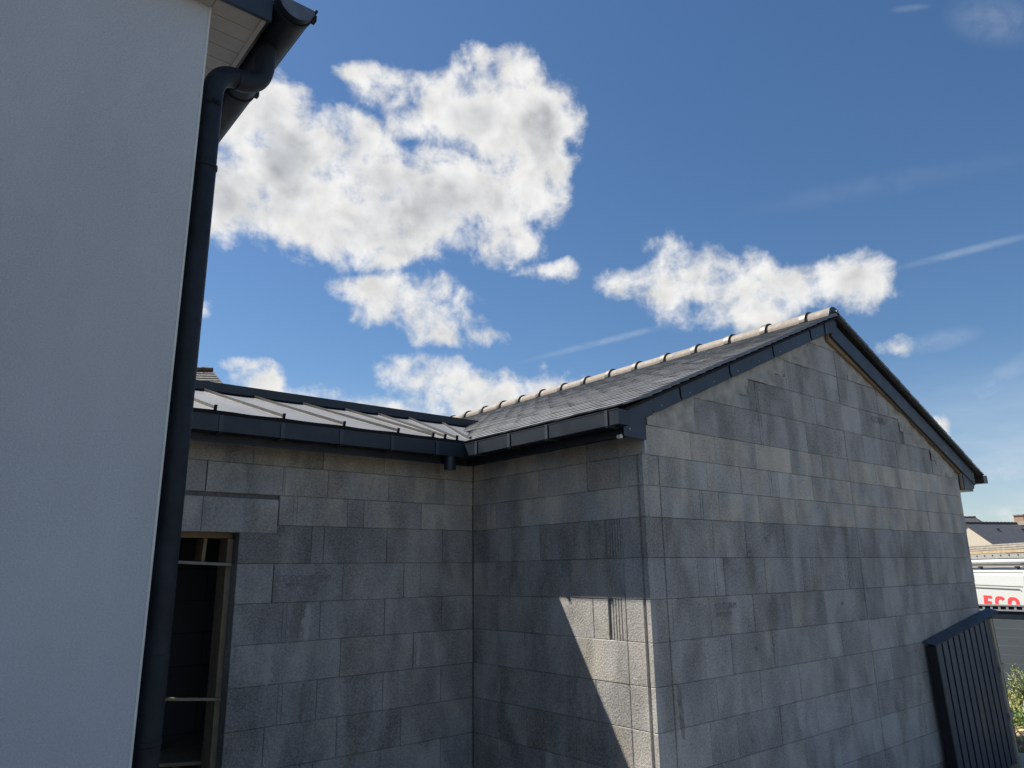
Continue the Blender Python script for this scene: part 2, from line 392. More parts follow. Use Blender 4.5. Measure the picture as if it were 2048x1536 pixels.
# ground
def ground():
    mt, k, b = new_mat('dry_soil_and_gravel')
    pos = k.n('ShaderNodeNewGeometry').outputs['Position']
    n1 = k.noise(pos, 1.3, 8, .65).outputs[0]; n2 = k.noise(pos, 38, 5, .7).outputs[0]
    c = k.mix(k.range(n1, .38, .62), (.075, .065, .048, 1), (.105, .098, .085, 1))
    c = k.mix(k.range(n2, .3, .7, 0, .6), c, (.15, .14, .125, 1)); k.l(c, b.inputs['Base Color']); b.inputs['Roughness'].default_value = .95
    bp_ = k.n('ShaderNodeBump'); bp_.inputs['Strength'].default_value = .9; bp_.inputs['Distance'].default_value = .03; k.l(n2, bp_.inputs['Height']); k.l(bp_.outputs[0], b.inputs['Normal'])
    xs = [-400, -120, -50, -25, -12, -6, -3, 0, 2, 4, 6, 8] + [9 + .35 * i for i in range(14)] + [14.5, 16, 20, 30, 50, 90, 160, 400, 900]
    ys = [-400, -120, -50, -20, -8, -3, 0, 1] + [1.5 + .35 * i for i in range(12)] + [6, 8, 12, 20, 35, 60, 120, 400, 900]
    v = []; f = []
    for i, x in enumerate(xs):
        for j, y in enumerate(ys):
            z = 0.0
            if x > 13.1: z = -.45 * min(1, (x - 13.1) / 2.0)
            if x > 16: z -= min(1.0, (x - 16) / 60)
            if 9 < x < 13.1 and 0 < y < 6: z += random.uniform(-.015, .03)
            v.append((x, y, z))
    nj = len(ys)
    for i in range(len(xs) - 1):
        for j in range(nj - 1): f.append((i * nj + j, (i + 1) * nj + j, (i + 1) * nj + j + 1, i * nj + j + 1))
    o = MB().add(v, f, True).build('ground', mt, fix=False); o['kind'] = 'structure'
ground()

# ------------------------------------------------------------------ block laying
FR = {  # wall frames: point(s, depth, z)
    'gable': lambda s, d, z: (s, Y3 + d, z),
    'front': lambda s, d, z: (s, Y1 + d, z),
    'side':  lambda s, d, z: (X2 + d, s, z)}
def lay(parent, wall, s0, s1, z0, z1, grooves=(), tone=1.0, warm=0.0, proud=0.0, depth=.2, name='block', gap=None, ch0=None, flat=False):
    """one concrete block with chamfered arrises, real joints and cast grooves (s, width, depth)"""
    P = FR[wall]
    g0, g1 = (random.uniform(.0008, .0019), random.uniform(.0008, .0019)) if gap is None else gap
    if gap is None and random.random() < .16: g1 += .003
    s0 += g0; s1 -= g1; zz0 = z0 + random.uniform(.0006, .0013); zz1 = z1 - random.uniform(.0006, .0013)
    c = random.uniform(.0022, .0038)
    base = -proud + random.uniform(-.0012, .0012)
    if wall == 'side': base += .0004
    if flat: base = -proud
    cols = [(s0, c), (s0 + c, 0)] if ch0 is None else [(s0, 0)]
    for gs, gw, gd in sorted(grooves):
        if s0 + .008 < gs - gw / 2 and gs + gw / 2 < s1 - .008:
            cols += [(gs - gw / 2, 0), (gs - gw / 2 + gw * .12, gd), (gs + gw / 2 - gw * .12, gd), (gs + gw / 2, 0)]
    cols += [(s1 - c, 0), (s1, c)]
    rows = [(zz0, c), (zz0 + c, 0), (zz1 - c, 0), (zz1, c)]
    tilt = 0 if flat else random.uniform(-.0012, .0012)
    v = []; f = []
    nc = len(cols)
    for z, rd in rows:
        for s, cd in cols:
            v.append(P(s, base + max(rd, cd) + tilt * ((s - s0) / max(.01, s1 - s0) - .5), z))
    for r in range(3):
        for q in range(nc - 1): f.append((r * nc + q, r * nc + q + 1, (r + 1) * nc + q + 1, (r + 1) * nc + q))
    b = len(v)
    v += [P(s0, depth, zz0), P(s1, depth, zz0), P(s1, depth, zz1), P(s0, depth, zz1)]
    f.append([q for q in range(nc)] + [b + 1, b])
    f.append([3 * nc + q for q in range(nc)] + [b + 2, b + 3])
    f.append([0, nc, 2 * nc, 3 * nc, b + 3, b]); f.append([nc - 1, 2 * nc - 1, 3 * nc - 1, 4 * nc - 1, b + 2, b + 1])
    f.append([b, b + 1, b + 2, b + 3])
    o = MB().add(v, f).build(name, M_block, parent)
    o['tone'] = tone; o['warm'] = warm
    return o
def G(*s, w=.006, d=.006): return [(x, w, d) for x in s]
def rib(a, b, n): return [(a + (b - a) * i / (n - 1), .0085, .009) for i in range(n)]
def row_tone(k):
    # upper lintel courses are a paler, warmer, coarser mix; the wall below is darker grey
    return {1: (1.17, .75), 2: (1.12, .45), 3: (1.14, .50), 4: (.90, .08), 5: (.98, .10), 6: (.95, .10), 7: (1.0, .08), 8: (.98, .06)}.get(k, (1.0, .10) if k > 0 else (1.0, .04))

# ================================================================== gable annex
annex = thing('block_annex', 'bare grey concrete block annex with slate gable roof and anthracite trim, at the centre', 'building', (6.2, 6, 0))
gwall = bpy.data.objects.new('wall', None); link(gwall, annex)
VG = (6.352, .016, .010)      # long upright joint
CG = (3.752, .016, .009)      # cast groove beside the corner
ROWS3 = {
 -3: ([5.883, 6.352, 6.56], G(6.366)),
 -2: ([5.45, 6.02, 6.352, 6.695, 7.099], G(5.506, 5.535)),
 -1: ([4.884, 5.50, 5.897, 6.375, 6.70, 7.10, 7.515], G(4.982, 5.013, 5.514)),
 0: ([4.177, 4.674, 5.203, 5.69, 6.205, 6.357, 6.70, 7.377, 7.88, 8.179], G(4.995, 5.026)),
 1: ([X2, 4.11, 4.392, 4.904, 5.397, 5.893, 6.423, 6.865, 7.378, 7.874, 8.364, XR], []),
 2: ([X2, 4.271, 4.68, 5.185, 5.699, 6.352, 6.716, 7.166, 7.657, 8.189, 8.771, XR], [CG] + G(5.056, 5.087)),
 3: ([X2, 4.088, 4.382, 4.883, 5.394, 5.885, 6.354, 6.886, 7.382, 7.892, 8.378, XR], [CG] + G(4.169, 4.194)),
 4: ([X2, 4.281, 4.677, 5.183, 5.671, 6.340, 6.678, 7.18, 7.661, 8.17, 8.681, XR], [CG, (3.789, .004, .004)]),
 5: ([X2, 4.088, 4.38, 4.88, 5.393, 5.887, 6.343, 6.734, 7.193, 7.772, 8.358, XR], [CG] + G(4.26, 4.29, 5.529, 5.556) + rib(6.06, 6.19, 6)),
 6: ([X2, 4.192, 4.693, 5.178, 5.67, 6.183, 6.359, 6.68, 7.157, 7.67, 8.18, 8.681, XR], [CG, (3.796, .004, .004)]),
 7: ([X2, 4.10, 4.39, 4.894, 5.384, 5.88, 6.352, 6.867, 7.405, 7.90, 8.40, XR], [CG]),
 8: ([X2, 3.80, 4.19, 4.696, 5.199, 5.688, 6.193, 6.358, 6.683, 7.17, 7.67, 8.17, 8.67, XR], [CG]),
 9: ([X2, 4.096, 4.386, 4.897, 5.388, 5.896, 6.360, 6.835, 7.40, 7.90, 8.40, XR], [CG]),
 10: ([X2, 3.80, 4.19, 4.69, 5.18, 5.666, 6.187, 6.350, 6.684, 7.173, 7.67, 8.17, 8.67, XR], [CG]),
 11: ([X2, 4.10, 4.39, 4.89, 5.39, 5.894, 6.360, 6.895, 7.40, 7.90, 8.40, XR], [CG]),
 12: ([X2, 3.80, 4.19, 4.69, 5.18, 5.67, 6.19, 6.35, 6.68, 7.17, 7.67, 8.17, 8.67, XR], [CG]),
 13: ([X2, 4.1, 4.6, 5.1, 5.6, 6.1, 6.6, 7.1, 7.6, 8.1, 8.6, XR], [])}
LIGHT = {(0, 0): 0, (7, 1): .14, (5, 1): .10, (7, 6): .05, (-1, 3): .07, (9, 5): .10, (9, 0): .12, (7, 5): .12, (2, 0): .05, (10, 6): .10}
DARK = {(-1, 4): -.02, (4, 4): -.10, (5, 2): -.10, (6, 2): -.10, (6, 5): -.08, (3, 3): -.08, (3, 6): -.10, (0, 3): -.08, (7, 2): -.10, (-2, 2): .02}
CORNER = {}
for k, (b, gr) in ROWS3.items():
    t, wm = row_tone(k)
    b = [6.352 if abs(q - 6.352) < .03 else q for q in b]
    for i in range(len(b) - 1):
        tt = t + random.uniform(-.095, .095) + LIGHT.get((k, i), 0) + DARK.get((k, i), 0)
        ww = max(0, wm + random.uniform(-.15, .22))
        g = list(gr) + ([VG] if abs(b[i] - 6.352) > .03 and abs(b[i + 1] - 6.352) > .03 else [])
        if b[i] == X2:
            lay(gwall, 'gable', X2 + .045, b[i + 1], ZL[k], ZL[k - 1], g, tt, ww, gap=(0, .001), ch0=0, flat=True); CORNER[k] = (tt, ww)
        else: lay(gwall, 'gable', b[i], b[i + 1], ZL[k], ZL[k - 1], g, tt, ww, gap=(.0045, .0012) if b[i] == 6.352 else (.001, .0045) if b[i + 1] == 6.352 else None)
# small cut pieces bedded in the verge mortar
lay(gwall, 'gable', 4.684, 4.884, ZL[-1], 3.222, (), 1.10, .05, .002)
lay(gwall, 'gable', 5.285, 5.45, ZL[-2], 3.468, (), 1.10, .1, .002)
lay(gwall, 'gable', 7.10, 7.30, ZL[-2], 3.55, (), 1.08, .1, .002)
lay(gwall, 'gable', 8.19, 8.375, ZL[0], 3.01, (), 1.22, .1, .003)
lay(gwall, 'gable', 7.604, 7.78, ZL[-1], 3.24, (), 1.08, .1, .002)
def wtop(x): return roofz(x) - .05
# mortar fill along both slopes, uneven and a touch proud
def fill(pts, nm='mortar_infill', dy=0.0):
    """pts: outline in (x,z); filled with a lumpy skin"""
    bm = bmesh.new()
    vs = [bm.verts.new((x, Y3 + dy, z)) for x, z in pts]
    bm.faces.new(vs); bmesh.ops.triangulate(bm, faces=bm.faces)
    for _ in range(3): bmesh.ops.subdivide_edges(bm, edges=[e for e in bm.edges if e.calc_length() > .035], cuts=1, use_grid_fill=False); bmesh.ops.triangulate(bm, faces=[f_ for f_ in bm.faces if len(f_.verts) > 3])
    from mathutils import noise as mn
    for v_ in bm.verts:
        p = Vector((v_.co.x, 0, v_.co.z))
        v_.co.y = Y3 + dy - .003 + .011 * mn.noise(p * 9) + .006 * mn.noise(p * 28) - (.012 if mn.noise(p * 17 + Vector((4, 0, 0))) > .45 else 0) * -1
        v_.co.y = min(v_.co.y, Y3 + .012)
    me = bpy.data.meshes.new(nm); bm.to_mesh(me); bm.free(); me.materials.append(M_patch)
    for p_ in me.polygons: p_.use_smooth = True
    return link(bpy.data.objects.new(nm, me), gwall)
def xl(z): return RX - (RZ - .05 - z) / SL
def xr(z): return RX + (RZ - .05 - z) / SL
fill([(X2 + .06, ZL[0]), (4.177, ZL[0]), (4.177, ZL[-1]), (xl(ZL[-1]), ZL[-1]), (X2 + .06, roofz(X2 + .06) - .05)])
fill([(xl(ZL[-1]), ZL[-1]), (4.684, ZL[-1]), (4.684, 3.222), (4.884, 3.222), (4.884, ZL[-2]), (xl(ZL[-2]), ZL[-2])])
fill([(xl(ZL[-2]), ZL[-2]), (5.285, ZL[-2]), (5.285, 3.468), (5.45, 3.468), (5.45, ZL[-3]), (xl(ZL[-3]), ZL[-3])])
fill([(xl(ZL[-3]), ZL[-3]), (5.883, ZL[-3]), (5.883, ZL[-4]), (xl(ZL[-4]), ZL[-4])])
fill([(xl(ZL[-4]), ZL[-4]), (xr(ZL[-4]), ZL[-4]), (RX, RZ - .05)])
fill([(6.56, ZL[-3]), (xr(ZL[-3]), ZL[-3]), (xr(ZL[-4]), ZL[-4]), (6.56, ZL[-4])])
fill([(7.30, ZL[-2]), (xr(ZL[-2]), ZL[-2]), (xr(ZL[-3]), ZL[-3]), (7.099, ZL[-3]), (7.099, 3.55), (7.30, 3.55)])
fill([(7.78, ZL[-1]), (xr(ZL[-1]), ZL[-1]), (xr(ZL[-2]), ZL[-2]), (7.515, ZL[-2]), (7.515, 3.24), (7.78, 3.24)])
fill([(8.375, ZL[0]), (XR - .002, ZL[0]), (XR - .002, wtop(XR)), (xr(ZL[-1]), ZL[-1]), (8.179, ZL[-1]), (8.179, 3.01), (8.375, 3.01)])
# side wall rows (s = y)
ROWS2 = {
 1: ([3.227, 3.527, 4.024, 4.529, 4.831], G(4.037, w=.010, d=.015)),
 2: ([3.227, 3.527, 4.026, 4.519, 4.831], []),
 3: ([3.227, 3.724, 4.209, 4.54, 4.831], rib(4.57, 4.79, 8)),
 4: ([3.227, 3.526, 4.025, 4.505, 4.831], rib(3.245, 3.335, 5) + [(3.374, .026, .016)]),
 5: ([3.227, 3.72, 4.221, 4.533, 4.831], G(4.377, 4.40, w=.004, d=.003)),
 6: ([3.227, 3.514, 4.02, 4.521, 4.831], rib(3.24, 3.335, 5) + [(3.366, .030, .020)]),
 7: ([3.227, 3.718, 4.217, 4.709, 4.831], []),
 8: ([3.227, 3.515, 4.01, 4.505, 4.831], []),
 9: ([3.227, 3.717, 4.209, 4.712, 4.831], []),
 10: ([3.227, 3.515, 4.014, 4.512, 4.831], []),
 11: ([3.227, 3.717, 4.209, 4.712, 4.831], []),
 12: ([3.227, 3.515, 4.014, 4.512, 4.831], []),
 13: ([3.227, 3.717, 4.209, 4.831], [])}
for k, (b, gr) in ROWS2.items():
    t, wm = row_tone(k)
    for i in range(len(b) - 1):
        z1 = 2.80 if k == 1 else ZL[k - 1]
        lay(gwall, 'side', b[i], b[i + 1], ZL[k], z1, gr, t - .04 + random.uniform(-.095, .095), max(0, wm + .1 + random.uniform(-.1, .25)))
    # exposed end of the gable's corner block, with its cast groove
    if k >= 1:
        z1 = 2.80 if k == 1 else ZL[k - 1]
        tt, ww = CORNER.get(k, (1.0, .3))
        lay(gwall, 'side', Y3, 3.227, ZL[k], z1, [(3.073, .026, .020)] if k >= 2 else [], tt, ww, depth=.045, name='corner_block_end', gap=(0, .001), ch0=0, flat=True)
# mortar core behind the faces
core = MB()
core.prism([(X2 + .05, Y3 + .012, -.4), (XR - .012, Y3 + .012, -.4), (XR - .012, Y3 + .012, wtop(XR)), (RX, Y3 + .012, RZ - .05), (X2 + .05, Y3 + .012, wtop(X2))], (0, .176, 0))
core.box(X2 + .010, X2 + .19, Y3 + .19, 8.9, -.4, 2.93)
core.build('mortar_bed', M_mortar, gwall)
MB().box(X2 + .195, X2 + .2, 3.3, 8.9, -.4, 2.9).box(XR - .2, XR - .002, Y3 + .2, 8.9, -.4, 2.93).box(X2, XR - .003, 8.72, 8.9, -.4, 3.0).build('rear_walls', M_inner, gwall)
# right-hand return of the gable seen edge on
# block stamps
def stamp(txt, wall, s, z, size, parent, rows=1.0):
    cu = bpy.data.curves.new('block_stamp', 'FONT'); cu.body = txt; cu.size = size; cu.space_line = .8
    o = bpy.data.objects.new('block_stamp', cu); C.objects.link(o)
    dg = bpy.context.evaluated_depsgraph_get(); me = bpy.data.meshes.new_from_object(o.evaluated_get(dg)); bpy.data.objects.remove(o)
    o = bpy.data.objects.new('block_stamp', me); me.materials.clear(); me.materials.append(M_stamp); link(o, parent)
    if wall == 'side': o.rotation_euler = (R(90), 0, R(-90)); o.location = (X2 - .0045, s, z)
    else: o.rotation_euler = (R(90), 0, 0); o.location = (s, (Y3 if wall == 'gable' else Y1) - .0045, z)
for a in (('CE CORM', 'gable', 4.24, 1.685, .055), ('R40 KPH', 'gable', 4.25, 1.637, .045), ('40', 'gable', 4.905, 2.14, .045), ('40', 'gable', 4.65, 1.395, .045), ('CORM', 'gable', 6.93, 3.265, .09), ('40', 'gable', 5.92, 1.645, .045), ('KPH', 'side', 3.80, 2.155, .045)):
    stamp(*a, gwall)

# ---- roof timbers, verge, eaves
trim = annex
# left verge: bent metal panels, each lapping the next
VB = [3.352, 3.669, 3.976, 4.279, 4.591, 4.909, 5.228, 5.539, 5.87, 6.222, 6.33]
for i in range(len(VB) - 1):
    a, b = VB[i], VB[i + 1]
    T = .118
    f0 = 2.985 - .006 * (i % 2 == 0) - .0015 * i / 9
    zt = lambda x: roofz(x) - .028 + (.004 if x == b else 0)
    zb = lambda x: roofz(x) - .028 - T
    if i == 0:
        poly = [(3.378, f0, 2.752), (3.589, f0, 2.744), (3.592, f0, zb(3.592)), (b, f0, zb(b)), (b, f0, zt(b)), (3.378, f0, zt(3.378))]
    else:
        poly = [(a + .05, f0, zb(a + .05)), (b + .030, f0, zb(b + .03)), (b + .006, f0, zb(b) + .02), (b - .004, f0, zb(b) + .045), (b - .010, f0, zt(b - .010)), (a - .000, f0, zt(a)), (a + .006, f0, zb(a) + .045), (a + .018, f0, zb(a) + .018)]
    MB().prism(poly, (0, .003, 0)).build('verge_panel', M_anth_blue, annex)
    MB().prism([(a, 2.9885, zb(a) + .006), (b, 2.9885, zb(b) + .006), (b, 2.9885, zt(b)), (a, 2.9885, zt(a))], (0, .003, 0)).build('verge_backing', M_black, annex)  # added black strip keeps the laps between panels dark
    # returned top edge
    MB().obox((a - .01, f0, zt(a)), (b - a + .01, 0, SL * (b - a)), (0, .05, 0), (0, 0, .003)).build('verge_return', M_anth_blue, annex)
    if i > 0:
        MB().tube([(a + .10, f0 - .004, zb(a) + .075), (a + .10, f0 + .002, zb(a) + .075)], .0033, 8).build('rivet', M_bead, annex)
for q in ((3.43, 2.80), (3.50, 2.955)):
    MB().tube([(q[0], 2.974, q[1]), (q[0], 2.982, q[1])], .005, 8).build('rivet', M_bead, annex)
# small end pieces at the corner: pale insulation strip and pipe clip
sbox('corner_packing', M_render, annex, 3.594, 3.610, 3.000, 3.024, 2.668, 2.80)
MB().tube([(3.365, 2.99, 2.748), (3.365, 3.02, 2.748)], .013, 10).build('clip', M_bead, annex)
# right verge: pine batten, anthracite board, slates oversailing
def slope_board(name, mat, y0, y1, x0, x1, t0, t1):
    """board following the right slope: t0..t1 below the roof plane"""
    return MB().prism([(x0, y0, roofz(x0) - t1), (x1, y0, roofz(x1) - t1), (x1, y0, roofz(x1) - t0), (x0, y0, roofz(x0) - t0)], (0, y1 - y0, 0)).build(name, mat, annex, .0015)
for a, b in ((6.215, 7.62), (7.622, 8.34), (8.342, 8.86)):
    slope_board('batten', M_wood, 2.998, 3.024, a, b, .10, .215)
slope_board('verge_board', M_anth_blue, 2.972, 2.995, 6.24, 9.16, .03, .185)
MB().prism([(6.13, 2.970, roofz(6.13) - .146), (6.24, 2.970, 3.995), (6.33, 2.970, roofz(6.33) - .175), (6.36, 2.970, roofz(6.36) - .03), (6.32, 2.970, RZ - .03), (6.13, 2.970, roofz(6.13) - .03)], (0, .003, 0)).build('apex_panel', M_anth_blue, annex)
# right eaves box
MB().prism([(8.86, 2.982, 2.742), (9.135, 2.982, 2.76), (9.16, 2.982, 2.81), (8.86, 2.982, 2.93)], (0, .02, 0)).build('eaves_cheek', M_anth_blue, annex, .001)
sbox('eaves_batten', M_wood_dark, annex, XR + .001, 8.855, 2.99, 3.015, 2.745, 2.92)
MB().box(8.842, 9.16, 3.003, 8.9, 2.735, 2.755).box(9.14, 9.16, 3.003, 8.9, 2.757, 2.93).build('eaves_box', M_anth, annex)
# left eaves: fascia, soffit
MB().box(3.376, 3.388, 2.99, 4.61, 2.752, 2.925).build('fascia', M_shade, annex)
MB().box(3.389, 3.59, 2.99, 4.83, 2.79, 2.80).build('soffit', M_shade, annex)

def box_gutter(parent, axis, a, b, front, back, z0, z1, endcaps=(True, False), mitre=0.0):
    """open square gutter with rolled lip; axis 'x' runs in x, 'y' in y"""
    t = .003; out = -1
    prof = [(back, z1 + .01), (back, z0), (front, z0), (front, z1), (front + .012, z1), (front + .012, z1 - .008), (front + .009, z1 - .008), (front + .009, z1 - .003), (front + t, z1 - .003), (front + t, z0 + t), (back - t, z0 + t), (back - t, z1 + .01)]
    mb = MB()
    def P(p, s): return (s, p[0], p[1]) if axis == 'x' else (p[0], s, p[1])
    n = len(prof)
    def endpos(p, e):
        if e == 1: return b + (back - p[0]) * mitre if mitre else b
        return a
    v0 = [P(p, a) for p in prof]; v1 = [P(p, endpos(p, 1)) for p in prof]
    mb.add(v0 + v1, [[i, (i + 1) % n, (i + 1) % n + n, i + n] for i in range(n)] + [list(range(n)), list(range(n, 2 * n))])
    go = mb.build('gutter', M_anth, parent)
    lipb = b + (back - front) * mitre if mitre else b
    (MB().box(a, lipb, front - .002, front + .010, z1 + .0005, z1 + .004) if axis == 'x' else MB().box(front - .002, front + .010, a, lipb, z1 + .0005, z1 + .004)).build('lip_highlight', M_strap, go)  # lighter strip; light caught along the lip put into its colour
    (MB().box(a, lipb, front + .004, back - .004, z0 + .008, z0 + .011) if axis == 'x' else MB().box(front + .004, back - .004, a, lipb, z0 + .008, z0 + .011)).build('gutter_shade', M_black, go)  # added black strip; shade inside the gutter put into the colour
    return go
gut = box_gutter(annex, 'y', 2.925, 4.516, 3.272, 3.372, 2.806, 2.899)
MB().box(3.2715, 3.3725, 2.922, 2.925, 2.805, 2.899).build('gutter_end_cap', M_anth, annex)
for y in (3.021, 3.57, 3.97, 4.358):
    MB().box(3.266, 3.271, y - .012, y + .012, 2.799, 2.903).box(3.266, 3.372, y - .012, y + .012, 2.797, 2.8045).build('gutter_strap', M_strap, gut)

# slates
def slate_mesh(wd=.215, ln=.30, th=.012):
    bm = bmesh.new()
    # local: x across, y up slope, z out; origin at middle of the lower edge
    n = 3; pts = []
    for z in (0, th):
        for i in range(n + 1): pts.append((-wd / 2 + wd * i / n, random.uniform(-.0015, .0015), z))
        pts += [(wd / 2, ln, z), (-wd / 2, ln, z)]
    q = n + 3
    vs = [bm.verts.new(p) for p in pts]
    bm.faces.new(vs[:q][::-1]); bm.faces.new(vs[q:])
    for i in range(q): bm.faces.new((vs[i], vs[(i + 1) % q], vs[(i + 1) % q + q], vs[i + q]))
    bmesh.ops.recalc_face_normals(bm, faces=bm.faces)
    me = bpy.data.meshes.new('slate'); bm.to_mesh(me); bm.free(); me.materials.append(M_slate); return me
SM = [slate_mesh() for _ in range(5)]; SMH = [slate_mesh(.108) for _ in range(2)]
roof = bpy.data.objects.new('slate_roof', None); link(roof, annex)
ang = math.atan(SL); cosA, sinA = math.cos(ang), math.sin(ang)
EXPO = .108; SW = .218
lo_x = 3.335
nrow = int((RX - .085 - lo_x) / cosA / EXPO) + 1
def valley_x(y):
    if y <= 4.60: return 0
    return 3.375 + (.30 * (min(y, 6.46) - 4.60)) / SL
cands = []
camp = Vector((0, 0, 1.95))
for side in (-1, 1):
    for r_ in range(nrow + (0 if side < 0 else 1)):
        half = r_ % 2
        y = 2.925 + (0 if half == 0 else -SW / 2) + SW / 2
        jitter_row = random.uniform(-.002, .002)
        while y < 9.0:
            d = r_ * EXPO + jitter_row
            x = lo_x + d * cosA if side < 0 else 9.33 - d * cosA
            z = roofz(x) - .012 if side < 0 else roofz(x) - .012
            is_half = (y - SW / 2) < 2.92
            yy = y + (SW / 4 if is_half else 0)
            if not (side < 0 and x < valley_x(yy) - .0):
                cands.append((side, x, yy, z, is_half, r_))
            y += SW
def slate_obj(c):
    side, x, y, z, hf, r_ = c
    me = random.choice(SMH if hf else SM)
    o = bpy.data.objects.new('slate', me)
    lift = .006 + random.uniform(0, .0025)
    if side < 0: bx, by = Vector((0, -1, 0)), Vector((cosA, 0, sinA))
    else: bx, by = Vector((0, 1, 0)), Vector((-cosA, 0, sinA))
    nz_ = bx.cross(by)
    # lie on the slate below: tilt a little so the tail is proud
    tl = -.062 + random.uniform(-.006, .006); by2 = (by * math.cos(tl) + nz_ * math.sin(tl)).normalized(); nz2_ = bx.cross(by2)
    sc_ = min(1.0, max(.2, (abs(x - RX) - .02) / cosA / .30)); rz_ = random.uniform(-.006, .006); bx2 = (bx * math.cos(rz_) + by2 * math.sin(rz_)).normalized(); by3 = nz2_.cross(bx2)
    M4 = Matrix((bx2, by3 * sc_, nz2_)).transposed().to_4x4(); M4.translation = Vector((x, y + random.uniform(-.0015, .0015), z)) + nz_ * (.012 + lift)
    return o, M4
vis = [c for c in cands if c[0] < 0 and c[2] < 8.95 and (c[2] < 6.5 or c[1] > 4.75)]
vis.sort(key=lambda c: (Vector((c[1], c[2], c[3])) - camp).length)
parts_ = set(id(c) for c in vis[:300])
rest = MB()
for c in cands:
    o, M4 = slate_obj(c)
    if id(c) in parts_:
        link(o, roof); o.matrix_basis = M4
    else:
        me = o.data
        rest.add([M4 @ v.co for v in me.vertices], [list(p.vertices) for p in me.polygons])
        bpy.data.objects.remove(o)
so = rest.build('slates_beyond', M_slate, roof, fix=False); so['kind'] = 'stuff'
# roof deck under the slates
MB().prism([(3.36, 2.95, roofz(3.36) - .022), (RX, 2.95, RZ - .022), (9.30, 2.95, roofz(9.30) - .022), (9.30, 2.95, roofz(9.30) - .04), (RX, 2.95, RZ - .04), (3.36, 2.95, roofz(3.36) - .04)], (0, 6.0, 0)).build('roof_deck', M_black, annex)
# gutter on the far side, end on
g2 = MB(); g2.box(9.315, 9.435, 2.935, 8.9, 2.835, 2.842).box(9.315, 9.322, 2.935, 8.9, 2.835, 2.93).box(9.428, 9.435, 2.935, 8.9, 2.835, 2.925).box(9.315, 9.435, 2.932, 2.938, 2.835, 2.915)
g2.build('far_gutter', M_collar, annex)
# ridge tiles
def arc(r, z0, n=14, th=.012, squash=1.0):
    return [(math.cos(math.pi * i / n) * r, math.sin(math.pi * i / n) * r * squash + z0) for i in range(n + 1)]
def half_shell(x0, y0, y1, z, r0, r1, th, n=16):
    mb = MB(); v = []
    for (y, r) in ((y0, r0), (y1, r1)):
        for rad in (r, r - th):
            for i in range(n + 1):
                a = math.pi * i / n
                v.append((x0 + rad * math.cos(a), y, z + rad * math.sin(a) * .92))
    q = n + 1; f = []
    for i in range(n):
        f += [(i, i + 1, 2 * q + i + 1, 2 * q + i), (q + i, 3 * q + i, 3 * q + i + 1, q + i + 1), (i, q + i, q + i + 1, i + 1), (2 * q + i, 2 * q + i + 1, 3 * q + i + 1, 3 * q + i)]
    f += [(0, 2 * q, 3 * q, q), (n, q + n, 3 * q + n, 2 * q + n)]
    mb.add(v, f, True); return mb
ZR = RZ - .030
y = 2.965; k = 0
while y < 9.0:
    ye = 3.19 if k == 0 else y + .413
    o = half_shell(RX, y, ye + .02, ZR, .114, .109, .010).build('ridge_tile', M_ridge, annex)
    half_shell(RX, ye - .005, ye + .052, ZR - .002, .133, .130, .015).build('collar', M_collar, o)
    y = ye; k += 1
# closed end of the ridge
n = 16
MB().prism([(RX + .114 * math.cos(math.pi * i / n), 2.957, ZR + .105 * math.sin(math.pi * i / n)) for i in range(n + 1)], (0, .008, 0)).build('ridge_end', M_anth_blue, annex)

# ================================================================== flat-fronted wing with zinc roof
wing = thing('block_wing', 'low grey concrete block wing under a standing seam zinc roof, between white house and gable', 'building', (2.2, 5.6, 0))
fwall = bpy.data.objects.new('wall', None); link(fwall, wing)
OX0, OX1, OZ = .90, 1.710, 2.226       # opening
ROWS1 = {
 1: ([.748, 1.26, 1.763, 2.266, 2.761, 3.256, X2 - .002], []),
 2: ([.748, .97, 1.473, 1.980, 2.31, 2.801, 3.304, X2 - .002], G(1.992)),
 3: ([1.964, 2.471, 2.602, 3.097, X2 - .002], G(2.062, 2.09, w=.004, d=.004)),
 4: ([OX1, 2.209, 2.30, 2.80, 3.296, X2 - .002], []),
 5: ([OX1, 1.956, 2.456, 2.953, 3.095, X2 - .002], []),
 6: ([OX1, 2.30, 2.80, 3.294, X2 - .002], G(2.034, 2.061, w=.004, d=.004)),
 7: ([OX1, 1.965, 2.463, 3.048, X2 - .002], []),
 8: ([OX1, 2.301, 2.80, 3.292, X2 - .002], G(2.034, 2.063, w=.004, d=.004)),
 9: ([OX1, 1.96, 2.457, 2.955, X2 - .002], []),
 10: ([OX1, 2.208, 2.30, 2.796, 3.295, X2 - .002], []),
 11: ([OX1, 1.96, 2.457, 2.955, X2 - .002], []),
 12: ([OX1, 2.208, 2.30, 2.796, 3.295, X2 - .002], []),
 13: ([OX1, 1.96, 2.457, 2.955, X2 - .002], [])}
for k, (b, gr) in ROWS1.items():
    t, wm = row_tone(k)
    if k == 1: t, wm = .98, .75
    for i in range(len(b) - 1):
        z1 = 2.80 if k == 1 else ZL[k - 1]
        if k == 4 and i == 0:
            z1 = ZL[3]
        lay(fwall, 'front', b[i], b[i + 1], ZL[k], z1, gr, t - .05 + random.uniform(-.095, .095) + (.10 if (k, i) in ((10, 0), (5, 0)) else 0), max(0, wm + random.uniform(-.1, .2)), .003 if (k, i) == (1, 9) else 0)
